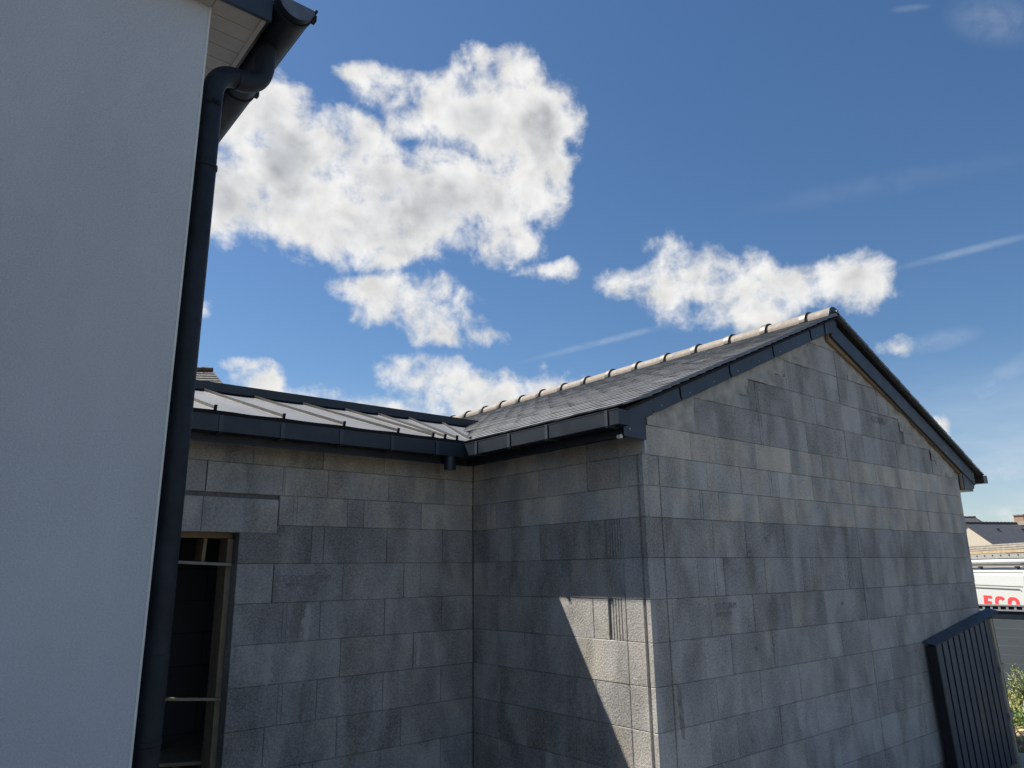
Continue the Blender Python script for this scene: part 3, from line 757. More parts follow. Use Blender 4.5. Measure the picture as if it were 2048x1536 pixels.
# lintel blocks sit lower and proud, with a raked-out bed above
for a, b in ((.748, .96), (.96, 1.463), (1.463, 1.960)):
    lay(fwall, 'front', a, b, 2.214, 2.436, (), 1.10 + random.uniform(-.04, .06), .45, .006, name='lintel_block')
MB().box(.748, 1.966, Y1 + .030, Y1 + .04, 2.43, 2.47).build('raked_joint', M_mortar, fwall)
for a, b in ((.748, .90),):
    for k in range(4, 14): lay(fwall, 'front', a, b, ZL[k], ZL[k - 1] if k > 4 else 2.212, (), 1.0, .1)
c_ = MB()
c_.box(1.968, X2 - .01, Y1 + .012, Y1 + .19, -.4, 2.80).box(.75, 1.967, Y1 + .045, Y1 + .19, OZ + .01, 2.80).box(OX1 + .01, 1.967, Y1 + .012, Y1 + .19, -.4, OZ + .008)
c_.build('mortar_bed', M_mortar, fwall)
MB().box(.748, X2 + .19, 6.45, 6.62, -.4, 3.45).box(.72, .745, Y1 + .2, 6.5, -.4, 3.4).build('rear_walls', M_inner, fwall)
MB().box(.75, X2, Y1 - .0, 6.5, -.02, .10).build('floor_slab', M_patch, wing)
# stains of slurry down the joints
def smear(x, z1, z0, wd, seed, lean=0.0, mat=None, wall='front'):
    from mathutils import noise as mn
    n = 26; L = []; Rr = []
    for i in range(n + 1):
        t = i / n; z = z1 + (z0 - z1) * t
        wl = wd * (.5 + .55 * mn.noise(Vector((seed, t * 4.5, 0))) + .22 * mn.noise(Vector((seed, t * 15, 3)))); wr = wd * (.5 + .45 * mn.noise(Vector((seed + 9, t * 4.5, 0))) + .2 * mn.noise(Vector((seed + 9, t * 15, 3))))
        e = min(1, t * 9 + .35) * min(1, (1 - t) * 7 + .25)
        L.append((x - wl * e + lean * t, z)); Rr.append((x + wr * e + lean * t, z))
    v = []; f = []
    for i in range(n + 1):
        for q, (a, b) in enumerate((L[i], Rr[i])): pass
        m_ = ((L[i][0] + Rr[i][0]) / 2)
        pts = [(L[i][0], .001), (L[i][0] + .006, -.0035), (m_, -.0065), (Rr[i][0] - .006, -.0035), (Rr[i][0], .001)]
        v += [FR[wall](a, d, L[i][1]) for a, d in pts]
    for i in range(n):
        for q in range(4): f.append((i * 5 + q, i * 5 + q + 1, (i + 1) * 5 + q + 1, (i + 1) * 5 + q))
    o = MB().add(v, f, True).build('mortar_smear', mat or M_smear, fwall if wall == 'front' else gwall)
smear(2.205, 1.760, 1.508, .055, 1.3); smear(1.952, 1.512, 1.262, .060, 5.1); smear(3.092, 1.513, 1.268, .040, 8.4)
M_stain = simple('damp_stain', (.24, .235, .215), .95, var=.35, scale=30, bump=.5, bscale=60)
smear(2.205, 1.255, 1.00, .035, 12.2, mat=M_stain)
smear(3.805, 1.265, .955, .038, 3.7, .02, M_stain, 'gable')
for a in (('CE CORM R40', 'front', 1.975, 1.900, .062), ('20 KPH 40', 'front', 2.03, 1.862, .042)): stamp(*a, fwall)
# timber set in the opening
fr = thing('timber_opening_frame', 'rough pine frame with cross battens wedged in the unglazed opening beside the downpipe', 'window frame', (1.3, 4.95, 0))
F0, F1 = 4.925, 4.985
MB().box(.90, 1.700, F0, F1 + .04, OZ - .045, OZ - .006).build('head_batten', M_wood, fr, .0015)
MB().box(1.672, 1.708, F0, F1 + .10, .10, OZ - .047).build('jamb_batten', M_wood_dark, fr, .0015)
MB().box(.902, .935, F0, F1 + .10, .10, OZ - .047).build('jamb_batten', M_wood_dark, fr, .0015)
MB().obox((1.512, F0 - .002, 2.02), (.022, 0, 0), (0, .15, 0), (.008, 0, .157)).build('mullion', M_wood, fr, .0015)
MB().obox((.937, F0 - .03, 2.044), (.762, 0, -.040), (0, .028, 0), (0, 0, .018)).build('cross_batten', M_batten, fr, .001)
MB().obox((.937, F0 - .03, 1.280), (.762, 0, -.085), (0, .028, 0), (0, 0, .016)).build('cross_batten', M_wood_dark, fr, .001)
# board on trestles inside
tb = thing('trestle_board', 'chipboard sheet on trestles in the dark room behind the opening', 'board', (1.5, 5.8, .1))
bd = MB().prism([(1.35, 5.30, .80), (1.86, 5.95, .80), (2.10, 5.55, .80), (1.70, 4.98 + .12, .80)], (0, 0, .02)).build('board', M_wood_dark, tb)
for q in ((1.60, 5.35), (1.85, 5.65)): MB().box(q[0] - .02, q[0] + .02, q[1] - .02, q[1] + .02, .10, .80).build('leg', M_wood_dark, tb)

# fascia, soffit, gutter of the wing
MB().box(.76, 3.388, 4.612, 4.624, 2.752, 2.93).build('fascia', M_shade, wing)
MB().box(.76, 3.388, 4.626, 4.829, 2.79, 2.80).build('soffit', M_shade, wing)
MB().box(.76, 3.376, 4.604, 4.611, 2.748, 2.762).build('fascia_trim', M_shade, wing)
gw = box_gutter(wing, 'x', .76, 3.372, 4.512, 4.610, 2.800, 2.897)
for x in (1.431, 1.822, 2.236, 2.635, 3.019):
    MB().box(x - .012, x + .012, 4.506, 4.511, 2.792, 2.901).box(x - .012, x + .012, 4.506, 4.610, 2.791, 2.7985).build('gutter_strap', M_strap, gw)
MB().tube([(3.170, 4.560, 2.81), (3.170, 4.560, 2.700)], .046, 20).build('gutter_outlet', M_anth, gw)
# zinc roof: trays between standing seams
zr = bpy.data.objects.new('zinc_roof', None); link(zr, wing)
def zp(x, y, dz=0): return (x, y, 2.950 + .30 * (y - 4.60) + dz)
SEAMS = [(.76, .76), (.975, .975), (1.413, 1.413), (1.855, 1.855), (2.291, 2.291), (2.725, 2.75), (3.031, 3.19), (3.141, 3.56), (3.253, 3.93), (3.385, 4.36), (3.46, 4.86)]
YA, YB = 4.585, 6.46
for i in range(len(SEAMS) - 1):
    (a0, a1), (b0, b1) = SEAMS[i], SEAMS[i + 1]
    n = 8; v = []; f = []
    for j in range(n + 1):
        for q in range(5):
            t = j / n; u_ = q / 4
            x = (a0 + (b0 - a0) * u_) * (1 - t) + (a1 + (b1 - a1) * u_) * t
            v.append(zp(x, YA + (YB - YA) * t, random.uniform(-.0012, .0012) - .004 * math.sin(math.pi * u_)))
    for j in range(n):
        for q in range(4): f.append((j * 5 + q, j * 5 + q + 1, (j + 1) * 5 + q + 1, (j + 1) * 5 + q))
    MB().add(v, f, True).build('zinc_tray', M_zinc, zr)
for i, (x0, x1) in enumerate(SEAMS[1:-1]):
    p0, p1 = Vector(zp(x0, YA)), Vector(zp(x1, YB - .03))
    t = (p1 - p0).normalized(); s_ = t.cross(Vector((0, 0, 1))).normalized(); u_ = s_.cross(t)
    sm = MB().obox(p0 - s_ * .006, p1 - p0, s_ * .012, u_ * .024).build('standing_seam', M_seam, zr, .002)
    MB().obox(p0 - s_ * .011 - t * .003, t * .003, s_ * .020, u_ * .033).build('seam_end', M_black, sm)
    lft = -s_ if s_.x > 0 else s_
    MB().obox(p0 + lft * .0065, p1 - p0, lft * .004, u_ * .004).build('seam_glint', M_glint, sm)  # pale strip; the sun's glint along the seam base put into colour
MB().prism([zp(.76, YA, -.006), zp(3.60, YA, -.006), zp(4.85, YB, -.006), zp(.76, YB, -.006)], (0, 0, -.03)).build('roof_deck', M_black, wing)
MB().box(.76, 3.40, 4.600, 4.612, 2.925, 2.944).box(.76, 3.378, 4.602, 4.6035, 2.85, 2.9245).build('drip_edge_shade', M_black, wing)  # black strips; shade in the gap over the gutter put into colour
fl = MB().prism([(.76, 6.43, 3.485), (.76, 6.40, 3.505), (.76, 6.40, 3.583), (.76, 6.60, 3.590), (.76, 6.60, 3.50)], (4.09, 0, 0)).build('head_flashing', M_anth, wing)

# ================================================================== white house
house = thing('white_house', 'white rendered house corner with anthracite gutter and downpipe, tall at the left', 'building', (-3, 6, 0))
HX, HY, HZ = .747, 3.0, 4.47
hw = MB()
RHX, RHZ = -4.6, 8.6
hw.prism([(-10, HY, -.3), (HX, HY, -.3), (HX, HY, HZ), (HX, HY, HZ + .22), (RHX, HY, RHZ), (-10, HY, HZ + .22)], (0, 2.2, 0))
hw.prism([(-10, HY + 2.2, -.3), (-1.2, HY + 2.2, -.3), (-1.2, HY + 2.2, HZ + 1.4), (RHX, HY + 2.2, RHZ), (-10, HY + 2.2, HZ + .22)], (0, 6.3, 0))  # unseen rear shaped with a step so no shadow reaches the zinc roof
hw.build('wall', M_render, house)
MB().box(HX - .006, HX + .0025, HY - .0025, HY + .012, -.3, HZ).build('corner_bead', M_bead, house)
# boxed eave: boards of the soffit, fascia, rake return
sx0, sx1 = HX + .003, .976
yb = 2.93; i = 0
sof = bpy.data.objects.new('soffit', None); link(sof, house)
while yb < 5.2:
    MB().box(sx0, sx1 - .02, yb + .002, yb + .098, 4.452, 4.462).build('soffit_board', M_soffit, sof, .0015)
    yb += .10
MB().box(sx0, sx1 - .02, 2.93, 5.2, 4.4625, 4.47).build('soffit_backing', M_soffit, sof)
MB().box(sx1 - .022, sx1, 2.93, 5.2, 4.447, 4.470).build('soffit_edge_trim', M_soffit, sof, .002)
for yy in [2.98 + .1 * q for q in range(14)]:
    pass
MB().box(sx1 + .001, sx1 + .014, 2.925, 5.25, 4.452, 4.64).build('fascia', M_anth, house)
MB().prism([(.30, 2.905, 4.445), (sx1 + .016, 2.905, 4.447), (sx1 + .016, 2.905, 4.66), (.74, 2.905, 4.82), (.30, 2.905, 5.1)], (0, .018, 0)).build('rake_board', M_anth_blue, house)
MB().box(.30, HX, 2.926, 2.998, 4.452, 4.462).build('rake_soffit', M_soffit, house)
MB().prism([(1.0, 2.88, 4.66), (RHX, 2.88, 8.95), (RHX, 2.88, 9.02), (1.06, 2.88, 4.70)], (0, 2.4, 0)).prism([(RHX, 2.88, 8.95), (-10.4, 2.88, 4.66), (-10.5, 2.88, 4.70), (RHX, 2.88, 9.02)], (0, 8.8, 0)).build('roof', M_slate, house)
# half round gutter
gx, gz, gr = 1.088, 4.560, .088
mb = MB(); n = 16; v = []; f = []
ya, yb = 2.845, 5.28
ys_ = [ya, 3.45, 4.4, yb]
for y in ys_:
    for rad in (gr, gr - .004):
        for q in range(n + 1):
            a = math.pi + math.pi * q / n; v.append((gx + rad * math.cos(a), y, gz + rad * math.sin(a)))
q_ = n + 1
for s_ in range(len(ys_) - 1):
    o0, o1 = s_ * 2 * q_, (s_ + 1) * 2 * q_
    for q in range(n):
        f += [(o0 + q, o0 + q + 1, o1 + q + 1, o1 + q), (o0 + q_ + q, o0 + q_ + q + 1, o1 + q_ + q + 1, o1 + q_ + q)]
mb.add(v, f, True); hg = mb.build('gutter', M_pipe, house)
MB().tube([(gx + gr + .004, ya - .004, gz), (gx + gr + .004, yb, gz)], .008, 10).build('gutter_bead', M_pipe, hg)
MB().prism([(gx + (gr - .001) * math.cos(math.pi + math.pi * q / n), ya, gz + (gr - .001) * math.sin(math.pi + math.pi * q / n)) for q in range(n + 1)], (0, .006, 0)).build('gutter_end_cap', simple('dull_zinc_cap', (.11, .135, .175), .6, var=.25, scale=18), hg)
def ring(y, r0=gr + .001, r1=gr + .007, w_=.022):
    v = []; f = []
    for yy in (y, y + w_):
        for rad in (r0, r1):
            for q in range(n + 1):
                a = math.pi + math.pi * q / n; v.append((gx + rad * math.cos(a), yy, gz + rad * math.sin(a)))
    for q in range(n):
        f += [(q, q + 1, 2 * q_ + q + 1, 2 * q_ + q), (q_ + q, q_ + q + 1, 3 * q_ + q + 1, 3 * q_ + q), (q, q_ + q, q_ + q + 1, q + 1), (2 * q_ + q, 3 * q_ + q, 3 * q_ + q + 1, 2 * q_ + q + 1)]
    mb = MB().add(v, f, True).box(gx + gr + .002, gx + gr + .024, y - .004, y + w_ + .006, gz - .02, gz + .012)
    return mb.build('gutter_bracket', M_pipe, hg)
ring(2.885); ring(3.62); ring(4.4)
# downpipe with swan neck
dp = bpy.data.objects.new('downpipe', None); link(dp, house)
py, pr = 3.085, .0475
px = .812
def bend(p0, p1, p2, n=9):
    p0, p1, p2 = map(Vector, (p0, p1, p2))
    return [(p0 * (1 - t) ** 2 + p1 * 2 * t * (1 - t) + p2 * t * t) for t in [i / n for i in range(n + 1)]]
neck = [Vector((px, py, 4.00))] + bend((px, py, 4.06), (px, py, 4.205), (.925, py + .03, 4.225), 10)
MB().tube(neck, pr, 24).build('swan_neck', M_pipe, dp)
neck2 = bend((.915, py + .028, 4.222), (1.052, py + .06, 4.245), (1.056, py + .06, 4.385), 12) + [Vector((1.058, py + .06, 4.485))]
MB().tube(neck2, pr + .003, 24).build('swan_neck', M_pipe, dp)
MB().tube([(px, py, 4.03), (px, py, 3.70)], pr, 24).build('pipe_length', M_pipe, dp)
MB().tube([(px, py, 3.72), (px, py, 1.62)], pr + .0015, 24).build('pipe_length', M_pipe, dp)
MB().tube([(px, py, 1.66), (px, py, -.1)], pr + .003, 24).build('pipe_length', M_pipe, dp)
for z, r in ((3.705, .0535), (1.655, .0510), (1.36, .0535)):
    MB().tube([(px, py, z - .011), (px, py, z - .008), (px, py, z + .008), (px, py, z + .011)], [r - .003, r, r, r - .003], 24).box(HX, px - pr, py - .008, py + .008, z - .008, z + .008).build('pipe_collar', M_pipe, dp)

# ================================================================== slatted gate leaf against the gable
pan = thing('slatted_gate_leaf', 'dark grey slatted gate leaf with sloping cap, leaning on the concrete gable wall', 'gate', (8.1, 2.95, 0))
M_pan = simple('dark_grey_aluminium_slats', (.062, .078, .100), .55, var=.12, scale=4, stretch=(1, 1, .25), rnd=.05)
M_edge = simple('raw_frame_edge', (.40, .36, .26), .7, var=.2, scale=10)
zt = lambda x: 1.238 + .1256 * (x - 7.337)
lean = .020
def pv(x, y, z): return (x - .030 * (z - 1.25), y - .02 * (1.25 - z), z)
xs = [7.338, 7.328 + .06, 7.458 + .012, 7.592 + .012, 7.739, 7.874, 8.02, 8.171, 8.31, 8.453, 8.60]
xs = [7.352, 7.462, 7.596, 7.739, 7.876, 8.020, 8.171, 8.310, 8.453, 8.600, 8.748]
xs = [7.335] + [7.352 + .1395 * i for i in range(11)]
for i in range(1, len(xs) - 1):
    a, b = xs[i] + .018, xs[i + 1] - .018
    v = []
    for z0_, xx in ((.055, a), (.055, b)): pass
    pts = [pv(a, 2.922, .06), pv(b, 2.922, .06), pv(b, 2.922, zt(b) - .004), pv(a, 2.922, zt(a) - .004)]
    MB().prism(pts, (0, .007, 0)).build('slat', M_pan, pan, .001)
MB().prism([pv(7.338, 2.918, .05), pv(7.356, 2.918, .05), pv(7.356, 2.918, zt(7.356)), pv(7.338, 2.918, zt(7.338))], (0, .08, 0)).build('side_rail', M_shade, pan, .002)  # same shade-dark metal darkens the leaf's left edge
MB().prism([pv(7.36, 2.945, .06), pv(8.745, 2.945, .06), pv(8.745, 2.945, zt(8.745) - .01), pv(7.36, 2.945, zt(7.36) - .01)], (0, .045, 0)).build('back_panel', M_black, pan)  # black sheet behind the slats keeps the gaps dark
MB().prism([pv(8.745, 2.908, .05), pv(8.795, 2.908, .05), pv(8.795, 2.908, zt(8.795) - .01), pv(8.745, 2.908, zt(8.745) - .01)], (0, .02, 0)).build('frame_edge', M_edge, pan)
MB().prism([pv(8.798, 2.930, .05), pv(8.875, 2.930, .05), pv(8.875, 2.930, zt(8.86)), pv(8.798, 2.930, zt(8.798))], (0, .06, 0)).build('side_rail', M_black, pan)
for z in (.925, .475):
    MB().prism([pv(8.745, 2.902, z - .035), pv(8.87, 2.902, z + .0), pv(8.87, 2.902, z + .05), pv(8.745, 2.902, z + .03)], (0, .05, 0)).build('spacer_block', M_edge, pan, .003)
cap = MB()
cap.prism([(7.325, 2.908, zt(7.325) + .002), (9.02, 2.908, zt(9.02) + .012), (9.02, 2.908, zt(9.02) + .022), (7.325, 2.908, zt(7.325) + .012)], (0, .014, 0))
v = [(7.325, 2.908, zt(7.325) + .006), (9.02, 2.908, zt(9.02) + .016), (9.02, 3.016, zt(9.02) + .046), (7.325, 3.016, zt(7.325) + .036)]
cap.add(v + [(a, b, c + .008) for a, b, c in v], [(0, 1, 2, 3), (4, 5, 6, 7), (0, 1, 5, 4), (1, 2, 6, 5), (2, 3, 7, 6), (3, 0, 4, 7)])
cap.build('cap_rail', simple('dark_blue_cap', (.040, .055, .078), .55, var=.40, scale=9, stretch=(1, 3, 1)), pan, .0015)
kb = MB().box(8.80, 8.96, 2.86, 2.99, .0, .125).build('kerb_block', M_patch, None, .006)
tag(kb, 'small grey concrete block on the soil at the foot of the slatted gate leaf', 'block')

# ================================================================== garden fence along the drive
M_fence = simple('fence_board_composite', (.070, .088, .105), .65, var=.10, scale=5, stretch=(1, .2, 1), rnd=.04, bump=.1)
fen = thing('board_fence', 'low dark grey board fence with perforated top rail, in front of the van', 'fence', (13, 4, 0))
fz = .02; bh = .1245
M_edge_glint = simple('sunlit_edge_tone', (.20, .225, .25), .6)
for seg in range(6):
    ya = -4.8 + seg * 2.0; yb_ = ya + 1.96
    z = fz
    for r_ in range(9):
        sbox('board', M_fence, fen, 13.0, 13.022, ya + random.uniform(.001, .004), yb_, z + .001, z + bh - .001, .002)
        MB().box(12.9992, 13.003, ya, yb_, z + bh - .0025, z + bh + .0015).build('board_edge_glint', M_edge_glint, fen)  # pale strip; sun caught on the board's top edge put into colour
        z += bh
    sbox('top_board', M_anth, fen, 13.004, 13.022, ya, yb_, z + .003, z + .130, .0015)
    sbox('post', M_anth, fen, 13.004, 13.05, yb_ + .002, yb_ + .038, -.3, 1.30, .002)
    # top rail with slots
    t = MB().box(12.99, 13.035, ya, yb_ + .04, 1.264, 1.285).box(12.99, 13.035, ya, yb_ + .04, 1.335, 1.357)
    yy = ya + .02
    while yy < yb_ + .02:
        t.box(12.995, 13.03, yy, yy + .03, 1.2855, 1.3345); yy += .105
    t.build('perforated_rail', simple('silver_grey_rail', (.28, .29, .31), .5, var=.08) if seg == 0 else bpy.data.materials['silver_grey_rail'], fen)
    MB().box(13.024, 13.03, ya, yb_, .0, 1.25).build('backing_board', M_fence, fen)
    MB().box(13.012, 13.018, ya, yb_, 1.286, 1.334).build('rail_backing', M_black, fen)

# ================================================================== van
van = thing('white_van', 'white panel van with red ECO lettering behind the low fence', 'van', (15.35, 4.45, -.45))
VD = Vector((.725, .688, 0)).normalized(); VN = Vector((-VD.y, VD.x, 0)) * -1   # VD along the side, VN away from the viewer... (to the right)
VO = Vector((15.35, 4.45, 0))
cs = VO.normalized()
if VN.dot(Vector((15, 5, 0))) < 0: VN = -VN
def vp(t, n_, z): p = VO + VD * t + VN * n_; return (p.x, p.y, z)
M_van = simple('white_van_paint', (.40, .415, .405), .30, var=.02, scale=1, spec=.5)
M_tyre = simple('rubber', (.02, .02, .02), .8); M_glass = simple('van_glass', (.03, .035, .04), .08); M_red = simple('red_vinyl', (.72, .035, .04), .5, var=.03)
M_grey = simple('grey_seal', (.12, .125, .12), .6)
# cross-section profile across the van (n, z) with rounded roof
prof = [(.06, -.20), (.0, .0), (.0, .95), (.015, 1.30), (.035, 1.58), (.055, 1.74), (.10, 1.815), (.22, 1.86), (.6, 1.885), (1.3, 1.885), (1.7, 1.86), (1.82, 1.80), (1.87, 1.60), (1.9, .95), (1.9, 0), (1.84, -.2)]
mb = MB(); v = []; T_ = [-1.6, -1.55, .14, .16, 3.1, 3.5, 3.9, 4.0]
for t_ in T_:
    for a, z in prof:
        zz = z
        if t_ >= 3.5: zz = min(z, 1.2 if t_ < 3.9 else .75)
        v.append(vp(t_, a, zz))
q_ = len(prof); f = []
for i in range(len(T_) - 1):
    for j in range(q_ - 1): f.append((i * q_ + j, i * q_ + j + 1, (i + 1) * q_ + j + 1, (i + 1) * q_ + j))
f += [list(range(q_)), [(len(T_) - 1) * q_ + j for j in range(q_)]]
mb.add(v, f).build('body', M_van, van, .004)
# raised waist and recess swages on the visible side
def swage(t0, t1, z0, z1, off, h, mat, nm='side_moulding'):
    A = Vector(vp(t0, off, z0)); B = Vector(vp(t1, off, z1))
    MB().obox(A, B - A, VN * -.008, (0, 0, h)).build(nm, mat, van, .001)
swage(.30, 3.3, 1.503, 1.500, .022, .012, M_grey, 'panel_recess_line')
swage(.24, .31, 1.470, 1.506, .024, .012, M_grey, 'panel_recess_line')
swage(.20, 3.3, 1.552, 1.552, .033, .007, M_grey, 'panel_crease')
swage(.20, 3.3, 1.795, 1.795, .083, .006, M_grey, 'roof_seam')
MB().add([vp(.150, a - .0015, z) for a, z in prof[2:7]] + [vp(.156, a - .0015, z) for a, z in prof[2:7]], [(i, i + 1, i + 6, i + 5) for i in range(4)]).build('door_gap', M_grey, van)
for t_ in (-1.0, 3.0):
    for n_ in (.05, 1.66):
        wh = MB().tube([vp(t_, n_, -.12), vp(t_, n_ + .2, -.12)], .33, 24).build('wheel', M_tyre, van)
        MB().tube([vp(t_, n_ - .005, -.12), vp(t_, n_, -.12)], .2, 20).build('rim', M_grey, wh)
MB().prism([vp(2.35, -.004, 1.05), vp(3.15, -.004, 1.05), vp(3.0, .03, 1.5), vp(2.35, .03, 1.5)], VN * .006).build('cab_window', M_glass, van)
# lettering E C O on the side (cut by the fence in view)
ltr = bpy.data.objects.new('lettering', None); link(ltr, van)
zt_, zb_ = 1.365, 1.115
def lp(t, z): return vp(t, .0 + (z - .95) * .043 - .006, z)
def strip(pts_in, pts_out):
    mb = MB(); n = len(pts_in)
    mb.add([lp(*p) for p in pts_in] + [lp(*p) for p in pts_out], [(i, i + 1, n + i + 1, n + i) for i in range(n - 1)])
    e = Vector(VN * -.002); return mb
st = .085
mb = MB()
for t0, t1, z0, z1 in ((1.625, 1.625 - .15, zb_, zt_), (1.476, 1.305, zt_ - .048, zt_), (1.476, 1.335, 1.215, 1.262), (1.476, 1.305, zb_, zb_ + .048)):
    mb.add([lp(t0, z0), lp(t1, z0), lp(t1, z1), lp(t0, z1)], [(0, 1, 2, 3)])
mb.build('letter', M_red, ltr, fix=False)
def ringletter(tc, hw_, a0, a1):
    zc, hh = (zt_ + zb_) / 2, (zt_ - zb_) / 2; n = 36; I = []; O = []
    for i in range(n + 1):
        a = a0 + (a1 - a0) * i / n; c_, s_ = math.cos(a), math.sin(a)
        sup = lambda v_, e: math.copysign(abs(v_) ** e, v_)
        O.append((tc - hw_ * sup(c_, .72), zc + hh * sup(s_, .72))); I.append((tc - (hw_ - .115) * sup(c_, .8), zc + (hh - .052) * sup(s_, .8)))
    strip(I, O).build('letter', M_red, ltr, fix=False)
ringletter(1.010, .195, R(38), R(322)); ringletter(.555, .20, 0, R(360))
# roof rack
rk = bpy.data.objects.new('roof_rack', None); link(rk, van)
for t_ in (-1.2, .55, 1.9, 3.0):
    MB().obox(vp(t_, .15, 1.905), VD * .05, VN * 1.6, (0, 0, .04)).build('crossbar', M_grey, rk)
    MB().obox(vp(t_ - .01, .16, 1.83), VD * .07, VN * .06, (0, 0, .08)).build('rack_foot', M_grey, rk)
MB().obox(vp(-1.5, .13, 1.905), VD * 5.0, VN * .04, (0, 0, .045)).build('side_rail', M_grey, rk)
M_alu = simple('aluminium', (.42, .42, .40), .4, metal=.5, var=.06)
M_pvc = simple('white_plastic_pipe', (.60, .60, .60), .25, var=.02)
tb_ = MB().tube([vp(-1.6, .14, 2.000), vp(3.6, .14, 2.000)], .045, 20).build('plastic_pipe', M_pvc); tag(tb_, 'long white plastic pipe lying on the roof rack of the van', 'pipe')
ld = thing('ladder', 'aluminium ladder lying on the van roof above the white pipe', 'ladder', vp(1, .3, 2.05))
for n_ in (.10, .55):
    MB().obox(vp(-1.6, n_, 2.052), VD * 5.0, VN * .028, (0, 0, .030)).obox(vp(-1.6, n_ + .004, 2.082), VD * 5.0, VN * .018, (0, 0, .052)).build('stile', M_alu, ld)
for i in range(17): MB().tube([vp(-1.5 + .30 * i, .092, 2.108), vp(-1.5 + .30 * i, .575, 2.108)], .014, 10).build('rung', M_black, ld)
M_plank = [simple('plank_fresh', (.36, .28, .17), .8, var=.25, scale=12), simple('plank_weathered', (.30, .27, .235), .85, var=.25, scale=12)]
zz = 2.150
for i, (h, cmat, nm) in enumerate(((.055, 0, 'yellowish timber plank, lowest of the stack on the ladder on the van'), (.030, 1, 'weathered grey plank second in the stack on the van roof'), (.034, 1, 'pinkish worn plank third in the stack on the van roof'), (.022, 1, 'thin pale plank on top of the stack on the van roof'))):
    wob = [random.uniform(-.005, .005) for _ in range(9)]
    mb = MB(); v = []
    for j in range(9):
        t_ = -1.6 + j * .6
        for a, b in ((.10, 0), (.10, h), (.42, h), (.42, 0)): v.append(vp(t_, a + wob[j] * .5, zz + b + wob[j] * .5))
    f = [(j * 4 + q, j * 4 + (q + 1) % 4, (j + 1) * 4 + (q + 1) % 4, (j + 1) * 4 + q) for j in range(8) for q in range(4)] + [(0, 1, 2, 3), (32, 33, 34, 35)]
    o = mb.add(v, f).build('plank', M_plank[cmat]); tag(o, nm, 'plank')
    zz += h + .008
    sp = None
# spacers under planks
    if i < 3:
        s_ = MB()
        for j in range(12): s_.obox(vp(-1.4 + .42 * j, .12, zz - .008), VD * .12, VN * .25, (0, 0, .0078))
        o2 = s_.build('spacer_strip', M_plank[0], o)

# ================================================================== houses further off
def slate_roof_mat(name, c1, c2, sx, sz):
    mt, k, b = new_mat(name)
    oc = k.n('ShaderNodeTexCoord').outputs['UV']
    return mt
def far_house(name, label, p_ridge0, p_ridge1, depth, drop, wallmat, roofmat, base, back=None, verge=None):
    """ridge from p_ridge0 to p_ridge1, slopes falling `drop` over `depth` on each side"""
    h = thing(name, label, 'house', (p_ridge0[0], p_ridge0[1], base))
    a, b = Vector(p_ridge0), Vector(p_ridge1); d = (b - a).normalized(); n_ = Vector((d.y, -d.x, 0)).normalized()
    if n_.dot(-a) < 0: n_ = -n_
    low0, low1 = a + n_ * depth - Vector((0, 0, drop)), b + n_ * depth - Vector((0, 0, drop))
    hi0, hi1 = a - n_ * depth - Vector((0, 0, drop)), b - n_ * depth - Vector((0, 0, drop))
    up = Vector((0, 0, .12))
    MB().add([a, b, low1, low0, a - up, b - up, low1 - up, low0 - up], [(0, 1, 2, 3), (4, 5, 6, 7), (0, 1, 5, 4), (1, 2, 6, 5), (2, 3, 7, 6), (3, 0, 4, 7)]).add([a, b, hi1, hi0, a - up, b - up, hi1 - up, hi0 - up], [(0, 1, 2, 3), (4, 5, 6, 7), (0, 1, 5, 4), (1, 2, 6, 5), (2, 3, 7, 6), (3, 0, 4, 7)]).build('roof', roofmat, h)
    e = d * .15; k_ = .93
    def wl(p, q): r = p + (q - p) * k_ - up * 1.1; return r
    A, L0, H0 = a + e - up, wl(a, low0) + e, wl(a, hi0) + e
    B, L1, H1 = b - e - up, wl(b, low1) - e, wl(b, hi1) - e
    g = lambda p: Vector((p.x, p.y, base))
    pts = [A, L0, g(L0), g(H0), H0]; pts2 = [B, L1, g(L1), g(H1), H1]
    MB().add(pts + pts2, [(0, 1, 2, 3, 4), (5, 6, 7, 8, 9), (1, 6, 7, 2), (4, 9, 8, 3)]).build('wall', wallmat, h)
    rt = MB(); L_ = (b - a).length; nn = max(3, int(L_ / .40))
    for i in range(nn):
        p = a + (b - a) * (i / nn); q = a + (b - a) * ((i + .92) / nn)
        rt.tube([p + Vector((0, 0, -.02)), q + Vector((0, 0, .01))], [.10, .125], 8)
    rt.build('ridge_tiles', M_collar if wallmat else M_collar, h)
    return h, d, n_, a, b
def course_mat(name, c, period, axis_z=True, contrast=.5):
    mt, k, b = new_mat(name)
    pos = k.n('ShaderNodeNewGeometry').outputs['Position']; s = k.n('ShaderNodeSeparateXYZ'); k.l(pos, s.inputs[0])
    ln = k.math('FRACT', k.math('MULTIPLY', s.outputs[2], 1 / period))
    edge = k.range(ln, .0, .22, 0, 1)
    nz = k.noise(k.mapping(pos, scale=(1, 1, 3)), 3.0, 6, .7).outputs[0]
    cc = k.mix(k.range(nz, .3, .7), rgba([v_ * .78 for v_ in c]), rgba([v_ * 1.25 for v_ in c]))
    cc = k.mix(edge, rgba([v_ * contrast for v_ in c]), cc); k.l(cc, b.inputs['Base Color']); b.inputs['Roughness'].default_value = .55
    bp_ = k.n('ShaderNodeBump'); bp_.inputs['Strength'].default_value = .8; bp_.inputs['Distance'].default_value = .03; k.l(ln, bp_.inputs['Height']); k.l(bp_.outputs[0], b.inputs['Normal'])
    return mt
M_farslate = course_mat('far_slates', (.065, .072, .088), .10)
M_cream = simple('cream_render', (.44, .40, .33), .9, var=.03)
